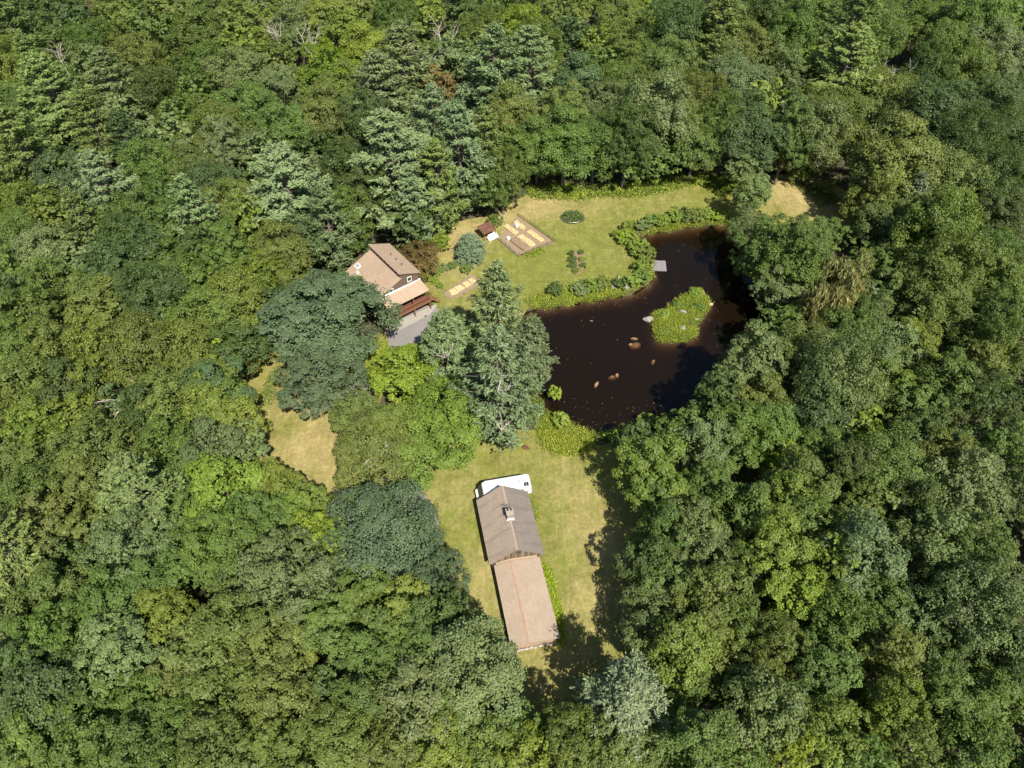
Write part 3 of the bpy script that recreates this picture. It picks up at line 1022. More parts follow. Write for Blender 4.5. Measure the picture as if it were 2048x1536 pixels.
# ------------------------------------------------------------------ plants: crown builders
COLS = {'D': (.074, .116, .034), 'B': (.084, .136, .054), 'G': (.104, .164, .040), 'O': (.126, .168, .044), 'Y': (.145, .202, .040), 'L': (.172, .245, .036),
        'S': (.142, .196, .084), 'P': (.150, .210, .108), 'C': (.132, .194, .062), 'W': (.25, .27, .115), 'R': (.15, .118, .045), 'K': (.165, .225, .13), 'H': (.130, .190, .125), 'T': (.17, .10, .065), 'Q': (.108, .156, .096),
        'M': (.150, .222, .046), 'N': (.185, .265, .036)}
CNAME = {'N': 'lime','Q': 'blue-green', 'M': 'fresh yellow-green', 'H': 'silvery blue', 'D': 'dark green', 'B': 'blue-green', 'G': 'mid-green', 'O': 'olive', 'Y': 'yellow-green', 'L': 'bright lime', 'S': 'grey-green', 'P': 'blue-green', 'C': 'soft green', 'W': 'pale straw-coloured',
         'R': 'rusty brown', 'K': 'pale grey-green', 'T': 'red-brown'}


def fib(n, zmin, rng):
    i = np.arange(n) + 0.5
    z = 1 - (1 - zmin) * i / n
    ph = i * 2.399963 + rng.uniform(0, 6.28)
    r = np.sqrt(np.clip(1 - z * z, 0, 1))
    d = np.c_[r * np.cos(ph), r * np.sin(ph), z]
    return unit(d + rng.normal(size=d.shape) * 0.16)


def broad_crown(rng, R, H, base, nl, ns, nv, leaf, loose=0.0, low=-0.55, droop=False, lobe=1.0):
    """leaf quads of a broadleaf crown: dome of lobes > clusters > leaf sprays. R radius, H total height, base bottom of crown"""
    zc = base + (H - base) * 0.48
    up, dn = H - zc, zc - base
    D = fib(nl, low, rng)
    az = np.arctan2(D[:, 1], D[:, 0])
    k1, k2, p1, p2 = rng.integers(2, 4), rng.integers(4, 7), rng.uniform(0, 6.28), rng.uniform(0, 6.28)
    wob = 1 + (0.16 * np.sin(k1 * az + p1) + 0.09 * np.sin(k2 * az + p2)) * np.sqrt(np.clip(1 - D[:, 2] ** 2, 0, 1)) + rng.normal(size=nl) * 0.05
    rad = np.c_[np.full(nl, R), np.full(nl, R), np.where(D[:, 2] > 0, up, dn)]
    lr = R * rng.uniform(0.27, 0.42, nl) * lobe
    LC = np.array([0, 0, zc]) + D * rad * (wob * rng.uniform(0.68, 0.84, nl))[:, None]
    lt = rng.normal(size=nl)
    # clusters
    li = np.repeat(np.arange(nl), ns)
    n2 = len(li)
    dl = unit(D[li] * 0.75 + np.array([0, 0, 0.35]) + rng.normal(size=(n2, 3)) * 0.62)
    SC = LC[li] + dl * lr[li][:, None] * rng.uniform(0.72, 1.0, n2)[:, None] * np.array([1, 1, 0.82])
    sr = lr[li] * rng.uniform(0.3, 0.46, n2) * (1 + loose)
    stt = rng.normal(size=n2)
    si = np.repeat(np.arange(n2), nv)
    n3 = len(si)
    e = unit(rng.normal(size=(n3, 3)) + dl[si] * 0.75 + np.array([0, 0, 0.35]))
    C = SC[si] + e * (sr[si] * rng.uniform(0.25, 1.0, n3) ** 0.6)[:, None] * np.array([1, 1, 0.7])
    nr = unit(e * 0.55 + dl[si] * 0.35 + np.array([0.08, -0.18, 0.6]) + rng.normal(size=(n3, 3)) * 0.42)
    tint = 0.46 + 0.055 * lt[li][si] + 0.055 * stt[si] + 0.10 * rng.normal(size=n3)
    # inner leaves close the crown
    ni = n3 // 7
    di = fib(ni, low, rng)
    Ci = np.array([0, 0, zc]) + di * np.c_[np.full(ni, R), np.full(ni, R), np.where(di[:, 2] > 0, up, dn)] * rng.uniform(0.45, 0.72, ni)[:, None]
    C = np.r_[C, Ci]
    nr = np.r_[nr, unit(di + rng.normal(size=di.shape) * 0.6)]
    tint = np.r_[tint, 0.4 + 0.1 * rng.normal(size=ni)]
    sz = rng.uniform(0.75, 1.3, len(C)) * leaf
    sz[n3:] *= 1.6
    if droop:
        al = np.tile(np.array([0, 0, -1.0]), (len(C), 1))
        C[:, 2] -= rng.uniform(0, 1.3, len(C)) * np.linalg.norm(C[:, :2], axis=1) / R
        nr = unit(nr * np.array([1, 1, 0.15]) + rng.normal(size=nr.shape) * 0.3)
        return leaf_quads(rng, C, nr, sz * 2.1, 0.28, al), np.clip(tint, 0, 1), LC
    return leaf_quads(rng, C, nr, sz), np.clip(tint, 0, 1), LC


def pine_crown(rng, R, H, base, whorl, nb, nt, leaf, shape='pine', ex=1.9):
    """needle sprays on whorled limbs; returns quads, tints, limb list"""
    Cs, Ns, As, Ts, Ss, limbs = [], [], [], [], [], []
    z = base
    while z < H - 0.4:
        t = (z - base) / (H - base)
        if shape == 'pine':
            prof = (1 - t ** ex) * (0.76 + 0.24 * min(1, t / 0.25)) + 0.05
        else:
            prof = (1 - t ** 1.6) ** 0.9 * (0.8 + 0.2 * min(1, t / 0.2)) + 0.03
        k = nb if shape != 'pine' else int(rng.integers(nb - 1, nb + 2))
        ph0 = rng.uniform(0, 6.28)
        for j in range(k):
            ph = ph0 + 6.283 * j / k + rng.normal() * 0.22
            L = R * prof * rng.uniform(0.62, 1.14) * (1 if rng.random() > 0.1 else 0.5)
            el = (0.05 + 0.55 * t ** 2 if shape == 'pine' else -0.12 + 0.3 * t) + rng.normal() * 0.07
            d = np.array([math.cos(ph), math.sin(ph), 0])
            tip = d * L * math.cos(el) + np.array([0, 0, z + L * math.sin(el)])
            root = np.array([0, 0, z])
            limbs.append((root, tip))
            # twigs along the outer limb, fanned out flat, and rising at the tips
            m = max(3, int(L * nt))
            s = rng.uniform(0.22, 1.0, m) ** 0.75
            side = np.array([-d[1], d[0], 0])
            wid = (0.26 * L) * np.sin(np.clip(s, 0, 1) * 2.6 + 0.3) + 0.25
            off = rng.normal(size=m) * 0.62
            P = root + (tip - root) * s[:, None] + side * (off * wid)[:, None]
            P[:, 2] += 0.10 * L * s * s + rng.normal(size=m) * 0.16 - 0.12 * np.abs(off) * wid
            q = 9
            PP = np.repeat(P, q, 0)
            u = rng.uniform(-0.5, 0.5, (len(PP), 1))
            al = unit(d * 0.9 + side * np.repeat(np.sign(off) * 0.7, q)[:, None] + np.array([0, 0, 0.45]) + rng.normal(size=PP.shape) * 0.45)
            Cs.append(PP + al * u * 0.9 + rng.normal(size=PP.shape) * 0.13)
            As.append(al)
            Ns.append(unit(np.array([0.1, -0.25, 1.0]) + d * 0.3 + rng.normal(size=PP.shape) * 0.5))
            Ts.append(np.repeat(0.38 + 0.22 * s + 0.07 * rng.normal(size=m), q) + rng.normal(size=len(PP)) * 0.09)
            Ss.append(rng.uniform(0.8, 1.25, len(PP)) * leaf)
        z += whorl * rng.uniform(0.8, 1.2) * (1.0 if t < 0.7 else 0.75)
    # leader
    n = 60
    P = np.c_[rng.normal(size=(n, 2)) * 0.22, rng.uniform(H - 1.4, H, n)]
    Cs.append(P)
    As.append(unit(np.c_[rng.normal(size=(n, 2)) * 0.6, np.ones(n)]))
    Ns.append(unit(rng.normal(size=(n, 3))))
    Ts.append(np.full(n, 0.6))
    Ss.append(np.full(n, leaf))
    C, A_, Nn, T, Sz = map(np.concatenate, (Cs, As, Ns, Ts, Ss))
    return leaf_quads(rng, C, Nn, Sz, 0.34, A_), np.clip(T, 0, 1), limbs


def trunk_mesh(name, rng, H, r0, targets, top=0.8):
    mb = MB()
    lean = rng.normal(size=2) * 0.25
    zt = H * top
    pts = [(lean[0] * math.sin(k * 0.9) * k * 0.25, lean[1] * math.sin(k * 1.1) * k * 0.25, zt * k / 5 - (0.3 if k == 0 else 0)) for k in range(6)]
    mb.tube(pts, [r0 * 1.35, r0, r0 * 0.85, r0 * 0.65, r0 * 0.45, r0 * 0.2], 7)
    for T in targets:
        k = int(np.clip(T[2] / H * 4 - 0.6, 1, 4))
        a = Vector(pts[k])
        c = Vector(T)
        mid = (a + c) / 2 + Vector((rng.normal() * .3, rng.normal() * .3, 0.25))
        mb.tube([a, mid, c], [r0 * 0.36, r0 * 0.24, r0 * 0.07], 5)
    return mb.mesh(name)


def limb_cluster(rng, n, L, spread=0.7, depth=2, r0=0.12):
    """bare branching limbs from the origin, for dead wood"""
    mb = MB()

    def grow(p, d, l, r, lev):
        q1 = p + d * l * 0.5 + Vector(rng.normal(size=3) * l * 0.05)
        d2 = (d + Vector(rng.normal(size=3) * 0.18) + Vector((0, 0, 0.08))).normalized()
        q2 = q1 + d2 * l * 0.5
        mb.tube([p, q1, q2], [r, r * 0.75, r * 0.4], 5)
        if lev > 0:
            for t_, b_ in ((q1, 2), (q2, 2)):
                for _ in range(b_):
                    dd = (d2 + Vector(rng.normal(size=3) * 0.6)).normalized()
                    grow(t_, dd, l * rng.uniform(0.4, 0.65), r * 0.5, lev - 1)
    for _ in range(n):
        d = Vector((rng.normal() * spread, rng.normal() * spread, rng.uniform(0.5, 1.1))).normalized()
        grow(Vector((0, 0, 0)), d, L * rng.uniform(0.7, 1.1), r0, depth)
    return mb


# ------------------------------------------------------------------ crown stock shared by many trees
STOCK = {}


def stock(kind, i, R, H, crown, trunk):
    STOCK.setdefault(kind, []).append((R, H, crown, trunk))


for i in range(5):
    g_ = np.random.default_rng(100 + i)
    q, t, LC = broad_crown(g_, 6.2, 15.5, 3.0, (34, 30, 42, 36, 26)[i], (13, 13, 11, 12, 16)[i], 42, (0.31, 0.33, 0.3, 0.36, 0.32)[i], loose=(0, .15, 0, .35, .1)[i], lobe=(1, 1.1, .85, 1, 1.25)[i])
    stock('big', i, 6.2, 15.5, quads_mesh('crown_big', q, t, mat=M_LEAF), trunk_mesh('trunk', g_, 15.5, 0.34, LC[::3]))
for i in range(7):
    g_ = np.random.default_rng(200 + i)
    q, t, LC = broad_crown(g_, 4.3, 14.0, 2.5, (26, 22, 30, 24, 20, 28, 24)[i], 11, 34, (.29, .32, .28, .36, .3, .28, .33)[i], loose=(0, .3, .1, .5, 0, .2, .4)[i], lobe=(1, 1.1, .85, 1, 1.25, .9, 1.1)[i])
    stock('mid', i, 4.3, 14.0, quads_mesh('crown_mid', q, t, mat=M_LEAF), trunk_mesh('trunk', g_, 14, 0.24, LC[::4]))
for i in range(4):
    g_ = np.random.default_rng(300 + i)
    q, t, LC = broad_crown(g_, 2.6, 9.0, 1.2, 18, 8, 20, 0.3, loose=(0, .3, .5, .2)[i])
    stock('small', i, 2.6, 9.0, quads_mesh('crown_small', q, t, mat=M_LEAF), trunk_mesh('trunk', g_, 9, 0.13, LC[::5]))
for i in range(4):
    g_ = np.random.default_rng(350 + i)
    q, t, LC = broad_crown(g_, 1.3, 2.3, 0.05, 15, 7, 16, 0.22, loose=.2, low=-0.2)
    stock('bush', i, 1.3, 2.3, quads_mesh('crown_bush', q, t, mat=M_LEAF), trunk_mesh('trunk', g_, 1.6, 0.05, LC[::3]))
for i in range(2):
    g_ = np.random.default_rng(380 + i)
    q, t, LC = broad_crown(g_, 4.6, 6.4, 0.4, 34, 9, 26, 0.3, loose=.15, low=-0.3)
    stock('low', i, 4.6, 6.4, quads_mesh('crown_low', q, t, mat=M_LEAF), trunk_mesh('trunk', g_, 6.4, 0.18, LC[::4], 0.6))
for i in range(7):
    g_ = np.random.default_rng(400 + i)
    q, t, lb = pine_crown(g_, 5.6, 24.0, 3.0, (1.5, 1.25, 1.7, 1.4, 1.5, 1.9, 1.7)[i], 6, 4.6, 0.56, ex=(1.9, 2.1, 1.8, 2.0, 2.6, 3.4, 3.0)[i])
    tm = trunk_mesh('trunk', g_, 24, 0.36, [], 0.97)
    stock('pine', i, 5.6, 24.0, quads_mesh('crown_pine', q, t, mat=M_NEEDLE), (tm, lb))
for i in range(2):
    g_ = np.random.default_rng(450 + i)
    q, t, lb = pine_crown(g_, 3.2, 8.5, 0.3, 0.5, 9, 5.0, 0.42, 'spruce')
    stock('spruce', i, 3.2, 8.5, quads_mesh('crown_spruce', q, t, mat=M_NEEDLE), (trunk_mesh('trunk', g_, 8.5, 0.18, [], 0.95), []))
g_ = np.random.default_rng(480)
q, t, LC = broad_crown(g_, 4.6, 12.0, 1.0, 30, 10, 26, 0.34, loose=.2, droop=True)
stock('willow', 0, 4.6, 12.0, quads_mesh('crown_willow', q, t, mat=M_LEAF), trunk_mesh('trunk', g_, 12, 0.3, LC[::4]))
# limbs of the pines join their trunk mesh
for k, (R, H_, cr, (tm, lb)) in enumerate(STOCK['pine']):
    mb = MB()
    mb.v = [tuple(v.co) for v in tm.vertices]
    mb.f = [tuple(p.vertices) for p in tm.polygons]
    for a_, b_ in lb:
        mb.tube([a_, (a_ + b_) / 2 + np.array([0, 0, -0.1]), b_], [0.09, 0.06, 0.02], 4)
    STOCK['pine'][k] = (R, H_, cr, mb.mesh('trunk'))
STOCK['spruce'] = [(R, H_, cr, tm[0]) for R, H_, cr, tm in STOCK['spruce']]
for lst in STOCK.values():
    for R, H_, cr, tm in lst:
        if not tm.materials:
            tm.materials.append(M_BARK)

# ------------------------------------------------------------------ where the trees stand
# (x, y of the crown in the photograph, radius in its pixels, colour, kind)   kind: '' broadleaf, 'p' pine, 's' spruce, 'w' weeping, 'b' bush-like tree to the ground
T1 = """30 60 50 C p|120 15 35 D|150 45 36 B|100 62 40 D|215 40 40 O|175 85 45 G|235 78 36 O|290 50 42 G|345 20 40 O|395 65 46 G|470 30 40 O|490 78 42 Y|590 45 46 S|660 25 50 Y|650 132 58 L|560 172 50 S|480 138 50 S|410 130 46 G|270 112 46 O|180 132 40 S|20 120 45 Y|75 142 52 C p|108 190 56 C p|225 165 45 P p|300 175 46 D|155 197 44 D|188 252 46 C p|245 215 40 S|252 278 35 B p|355 225 40 G|435 245 50 O|500 210 46 G|570 252 46 G|650 222 50 O|620 172 40 G|48 300 66 C p|130 350 52 B|215 385 56 P p|300 330 50 G|370 330 46 O|450 282 46 S|50 410 50 Y|108 420 42 O|170 450 52 C p|260 440 50 G|390 430 60 P p|470 402 46 O|510 432 42 Y|30 470 50 G|85 500 50 S|260 492 60 B|600 462 46 B|655 440 46 P p|450 492 50 G|560 500 50 O|330 395 45 G|340 265 42 S|520 300 44 S|395 180 42 G|60 215 45 D|640 300 44 D|545 110 42 O|700 165 45 O|340 450 45 G|10 200 44 G|10 380 40 O|415 370 45 B"""
T2 = """700 60 42 Y|735 95 46 L|720 25 36 O|790 30 46 G|850 30 36 Y|930 15 42 D|970 62 46 O|1045 55 46 L|1010 25 36 G|1130 20 42 O|1140 66 42 B|1195 82 38 Y|1255 40 46 O|1290 25 42 L|1350 50 52 B|1345 122 46 G|1250 112 50 O|1070 85 46 O|980 92 40 O|905 108 42 S|805 130 60 P p|990 138 76 P p|1060 132 50 P p|762 180 52 P p|870 168 38 R|735 225 46 D|1015 345 46 G|950 395 42 D b|985 372 40 G b|1022 222 46 O|1125 218 56 O|1205 205 46 S|1160 162 46 B|1310 215 62 S|1240 168 46 G|1130 322 60 G b|1190 298 50 G b|1238 335 42 G b|1345 335 42 G b|1360 245 50 O|1075 285 46 G|1290 120 46 G|885 385 50 C p|735 380 56 D|700 330 46 D|720 440 46 G|840 420 50 P p|870 440 40 D|1260 260 46 D|1020 290 40 G|1290 330 40 G b|790 85 44 O|940 60 42 G|1200 130 44 G"""
T3 = """1390 25 46 S|1440 62 52 C p|1425 125 46 C p|1500 88 46 O|1550 30 46 D|1590 62 50 G|1562 112 42 G|1700 70 66 C p|1690 135 62 C p|1762 60 46 G|1850 50 52 G|1895 92 46 G|1950 42 50 G|2010 32 42 G|1990 95 50 S|1930 130 46 G|1628 132 38 Y|1570 142 46 S|1465 155 52 S|1392 182 46 O|1530 202 42 Y|1588 222 42 D|1660 232 66 O|1755 182 60 O|1772 225 42 S|1500 290 62 B b|1392 290 50 G b|1385 335 42 G b|1590 265 46 G|1655 295 52 S|1890 240 88 B|1800 312 70 O|1990 195 50 D|2030 285 50 D|1590 342 32 O b|1490 352 32 S b|1765 390 56 O|1910 352 56 O|1980 345 52 D|1822 402 34 H p|1780 442 50 S|1530 445 58 G|1500 395 46 S|1610 478 50 G|1880 442 60 G|2000 432 60 D|1990 505 50 G|1478 530 40 Y|1440 240 46 G|1640 30 44 G|1850 135 48 D|1740 15 40 G|1460 15 42 G|1810 235 48 D|2040 120 45 D|1845 460 46 O|2040 370 50 D|1940 280 56 D"""
T5 = """1540 562 46 S|1590 522 50 G|1690 552 44 W w|1668 612 46 W w|1622 565 34 D|1760 540 36 G|1800 575 50 G|1870 592 56 O|1900 535 60 O|2000 560 60 G|1735 635 46 D|1700 655 56 G|1562 642 42 G|1602 635 32 Y|1470 672 32 Y|1502 702 50 S|1612 702 60 O|1472 748 46 S|1690 742 70 S|1782 770 52 Y|1830 692 60 Y|1930 642 52 G|1992 682 60 G|1902 762 52 G|1830 812 52 G|1980 802 60 D|1650 812 62 B|1726 852 38 L|1532 792 46 O|1480 852 56 G|1420 882 50 S|1366 852 40 G|1562 905 34 L|1640 892 50 G|1602 962 60 O|1782 932 70 G|1890 912 52 O|1932 962 60 S|2012 882 50 G|1572 1002 60 Y|1722 1002 52 G|1412 962 46 G|1310 930 62 Y|1780 690 46 S|1990 620 46 D|1730 590 40 S|1840 640 44 D|1440 800 42 D|1860 870 50 D|1400 770 38 D|1700 930 46 D|2030 970 50 D|1960 740 50 O|1545 850 44 G"""
T4 = """20 532 42 G|95 557 46 G|150 522 42 S|230 532 56 B|312 582 56 D|190 592 46 O|60 622 50 G|100 682 50 O|190 690 64 Y|275 692 60 O|370 692 60 O|422 628 60 G|422 692 38 L|380 562 50 G|470 592 60 Y|520 542 46 Y|462 682 50 D|130 762 56 D|50 752 50 O|62 852 56 Y|150 832 52 Y|230 800 38 B|290 812 46 D|330 792 56 O|382 752 46 O|430 792 56 Y|492 752 54 B|478 832 44 Y|480 882 42 S|420 882 52 S|200 882 60 O|100 922 60 O|60 985 52 G|280 985 66 S p|448 980 66 L|545 965 50 Y|606 1010 46 Y|380 935 46 G|330 880 50 G|500 1020 50 G|20 680 46 G|330 520 48 G|400 500 46 D|540 600 40 D|10 800 48 O|20 920 50 O|180 970 52 O|360 1020 50 G|10 590 44 D|250 620 44 O|330 640 44 D|630 1060 44 L"""
T6 = """20 1092 62 C p|103 1182 66 O|68 1052 60 O|170 1052 44 O|256 1082 70 S|321 1142 56 G|437 1082 72 G|560 1042 50 G|550 1142 86 S|325 1235 60 Y|226 1308 76 S|102 1258 70 G|455 1245 70 O|402 1308 70 O|552 1298 70 O|660 1250 62 G|30 1332 52 B|88 1388 70 B|205 1402 62 G|302 1392 62 G|420 1392 70 O|560 1392 62 O|62 1470 70 G|182 1472 62 G|282 1492 62 G|422 1490 66 O|542 1482 56 O|652 1458 62 O|650 1370 46 D|20 1240 56 G|220 1190 62 G|650 1160 50 S|370 1440 50 G|125 1110 40 D|15 1400 46 B|120 1520 56 G|345 1525 56 G|490 1525 50 O|600 1530 50 O|15 1520 50 G|350 1350 50 O|500 1345 50 O"""
T7 = """731 1200 72 G|800 1212 56 Y|852 1242 54 G|742 1282 62 G|950 1336 88 S|842 1312 62 G|830 1402 72 S|742 1400 56 G|702 1472 62 O|882 1490 62 Y|962 1482 60 Y|1030 1442 46 G|1100 1462 38 L|1150 1472 60 O|1254 1398 76 K p|1332 1152 60 G|1312 1232 56 S|1370 1292 56 Y|1372 1352 46 G|1362 1462 56 G|910 1420 54 G|790 1490 56 O|1220 1490 56 O|1290 1500 56 O|900 1205 40 D|1040 1510 50 Y|930 1270 44 G|680 1100 40 G"""
T8 = """1392 1062 62 S|1418 1184 62 O|1435 1302 62 O|1555 1080 62 Y|1624 1042 56 G|1606 1184 66 L|1720 1102 66 S|1870 1072 60 S|1962 1092 60 G|1692 1242 56 G|1838 1224 52 S|1988 1212 80 S|1792 1310 56 O|1652 1330 56 G|1538 1414 66 S|1394 1489 62 G|1675 1466 66 Y|1794 1404 52 Y|1592 1492 46 L|1897 1388 56 G|1992 1400 62 G|1820 1492 60 O|1952 1492 60 G|1480 1240 50 G|1500 1010 50 G|1330 1060 46 G|1770 1190 50 G|1900 1160 50 D|1480 1370 50 D|1560 1280 50 O|1480 1130 48 D|1660 1120 44 Y|1740 1010 44 O|1830 1000 46 D|2030 1300 52 D|1740 1530 50 G|1480 1520 50 G|1890 1290 46 D|1310 985 40 G|1270 880 36 D b|1300 1120 46 D"""
trees = []      # x, y, R, H, colour, kind, px, py
for blk in (T1, T2, T3, T5, T4, T6, T7, T8):
    for ln in blk.split('|'):
        w_ = ln.split()
        trees.append((float(w_[0]), float(w_[1]), float(w_[2]), w_[3], w_[4] if len(w_) > 4 else ''))

TR = random.Random(21)
placed = []     # dicts


def place(px, py, r, col, kind, H=None, R=None, listed=True, base=None, spec=None):
    """crown seen at (px, py) with radius r px: find its ground point"""
    z0 = 12.0
    hv = TR.uniform(0.85, 1.35) if px > 1250 else TR.uniform(0.92, 1.1)
    for _ in range(3):
        q = at(px, py, z0)
        dep = to_px(q.x, q.y, z0)[2]
        Rm = R or r * dep / FPX * 1.08
        if kind == 'p':
            Rm *= 1.14
            Hm = H or min(29, 9.5 + Rm * 2.05)
            z0 = Hm * 0.62
        elif kind == 'b':
            Hm = H or (5.5 + Rm * 1.7)
            z0 = Hm * 0.55
        else:
            Hm = H or (7.5 + Rm * 1.55) * hv
            z0 = Hm * 0.72
    gz = float(height(q.x, q.y))
    t = dict(x=q.x, y=q.y, z=gz, R=Rm, H=Hm, col=col, kind=kind, px=px, py=py, r=r, listed=listed, spec=spec)
    placed.append(t)
    return t


for px, py, r, col, kind in trees:
    place(px, py, r, col, kind)

# trees named one by one
SPECIAL = [
    # x, y of base px, R m, H m, colour, kind, label
    ((1000, 876), 7.6, 27.5, 'P', 'p', 'tall blue-green pine with bare pale trunk at the pond edge, lowest of its clump', 0),
    ((998, 758), 7.0, 28, 'P', 'p', 'tall blue-green pine rising behind the bare-trunked pine by the pond', 2),
    ((903, 780), 6.5, 20, 'P', 'p', 'blue-green pine leaning over the asphalt drive beside the deck', 1),
    ((1060, 770), 4.8, 18, 'P', 'p', 'blue-green pine whose limbs reach out over the pond water', 3),
    ((806, 464), 10.4, 29, 'P', 'p', 'tallest pale pine of the group standing directly behind the house', 5),
    ((925, 428), 7.6, 28, 'P', 'p', 'tall pine behind the shed, pond side of the tallest pale pine', 6),
    ((975, 405), 6.6, 24, 'C', 'p', 'soft green pine at the lawn edge, last of the group behind the garden', 4),
    ((880, 385), 7.6, 27, 'P', 'p', 'tall blue-green pine rising behind the two front pines of the group', 5),
    ((606, 492), 9.2, 25, 'P', 'p', 'broad lone blue-green pine in the woods between house and left edge', 4),
    ((672, 704), 10.2, 15.2, 'Q', 'big', 'broad dark blue-green tree covering the corner of the house roof', 0),
    ((655, 806), 6.8, 12.0, 'Q', 'big', 'broad dark blue-green tree at the top of the tan lawn', 2),
    ((512, 672), 3.6, 9.5, 'Q', 'big', 'low blue-green tree on the forest side of the roof-covering tree', 1),
    ((780, 1130), 7.0, 14, 'Q', 'big', 'broad dark blue-green tree between the tan lawn and the barn', 4),
    ((880, 1205), 4.6, 11, 'Q', 'big', 'dark blue-green tree beside the barn lawn strip, below its larger twin', 2),
    ((765, 955), 6.4, 12, 'O', 'big', 'olive tree with pale bare limbs beside the tan lawn', 3),
    ((725, 870), 4.2, 9.5, 'O', 'mid', 'olive tree directly below the rusty shrub at the drive', 3),
    ((820, 800), 5.4, 12.5, 'N', 'mid', 'lime-green tree beside the asphalt drive and pines', 1),
    ((900, 900), 6.4, 12.5, 'M', 'big', 'fresh yellow-green tree between the olive tree and pond pine', 1),
    ((835, 960), 4.8, 11, 'M', 'mid', 'smaller fresh yellow-green tree just above the motorhome lawn', 5),
    ((800, 915), 4.6, 12, 'Y', 'mid', 'yellow-green tree in the middle of the clump by the drive', 6),
    ((840, 545), 4.6, 6.2, 'R', 'low', 'bronze and olive ornamental tree behind the house roof corner', 0),
    ((884, 497), 2.2, 3.6, 'L', 'small', 'lime-green bush tree between the bronze tree and garden', 0),
    ((941, 517), 3.9, 6.6, 'H', 's', 'round silvery blue spruce standing on the lawn near the garden', 0),
    ((990, 452), 1.5, 3.2, 'G', 'small', 'small green tree on the lawn behind the rusty shed', 1),
    ((1485, 452), 3.6, 14, 'S', 'mid', 'slender grey-green tree standing between the two lawns beyond the pond', 3),
    ((1598, 368), 3.2, 6.0, 'O', 'low', 'wide low olive tree at the edge of the small far lawn', 3),
    ((700, 520), 3.0, 8, 'G', 'small', 'mid-green tree against the back corner of the house roof', 2),
    ((725, 495), 2.4, 7, 'B', 's', 'small blue-green spruce behind the house roof', 1),
]
for b_, R, H_, c_, k_, lb, vi in SPECIAL:
    q = at(*b_)
    x_, y_, d_ = to_px(q.x, q.y, H_ * 0.66)
    placed.append(dict(x=q.x, y=q.y, z=float(height(q.x, q.y)), R=R, H=H_, col=c_, kind=k_, px=x_, py=y_, r=R * FPX / d_, listed=True, spec=(lb, vi)))

# visible open ground in the photograph: no other crown may cover it
OPEN = [np.array(p, float) for p in (
    [(1010, 470), (1062, 388), (1150, 390), (1290, 380), (1400, 368), (1430, 380), (1400, 420), (1445, 440), (1450, 500), (1465, 560), (1500, 620), (1510, 650), (1450, 690), (1425, 720), (1400, 770), (1330, 815), (1240, 850), (1180, 885), (1180, 960), (1200, 1010), (1190, 1180),
     (1150, 1280), (1080, 1330), (1060, 1300), (1000, 1260), (960, 1160), (900, 1070), (885, 940), (950, 920), (1000, 890), (1070, 880), (1110, 800), (1090, 700), (1060, 600), (1000, 540)],
    [(700, 540), (740, 490), (790, 485), (850, 545), (870, 470), (930, 450), (1010, 440), (1020, 560), (960, 600), (870, 620), (810, 720), (770, 700), (770, 600), (700, 545)],
    [(532, 745), (572, 745), (600, 810), (690, 810), (690, 880), (665, 930), (666, 1008), (640, 988), (585, 935), (532, 872), (512, 800)],
    [(1512, 368), (1590, 366), (1660, 372), (1665, 405), (1620, 432), (1560, 436), (1515, 400)])]
CLEAR_W = CLEAR


def in_open(px, py, r):
    X = np.array([px])
    Y = np.array([py])
    return any(sdf(P, X, Y)[0] < r * 0.9 for P in OPEN)


def world_clear(x, y, pad):
    X = np.array([x])
    Y = np.array([y])
    return all(sdf(P, X, Y)[0] > pad for P in CLEAR_W)


def crown_hit(t):
    worst, wd_ = 0.0, None
    for f in (0.3, 0.55, 0.8):
        px, py, dep = to_px(t['x'], t['y'], t['z'] + t['H'] * f)
        rp = t['R'] * FPX / dep * (0.95 if f < 0.7 else 0.75)
        for P in OPEN:
            X, Y = np.array([px, px + 1, px]), np.array([py, py, py + 1])
            d = sdf(P, X, Y)
            if rp - d[0] > worst:
                worst, wd_ = rp - d[0], (d[1] - d[0], d[2] - d[0], dep)
    return worst, wd_


for t in placed:
    if t['spec']:
        continue
    for _ in range(6):
        w_, g3 = crown_hit(t)
        if w_ < 3:
            break
        st_ = min(w_, 25) * g3[2] / FPX
        t['x'] += g3[0] * st_
        t['y'] -= g3[1] * st_ * 1.4
        if _ > 2:
            t['R'] *= 0.88
            t['H'] *= 0.92
    t['px'], t['py'], _d = to_px(t['x'], t['y'], t['z'] + t['H'] * 0.7)

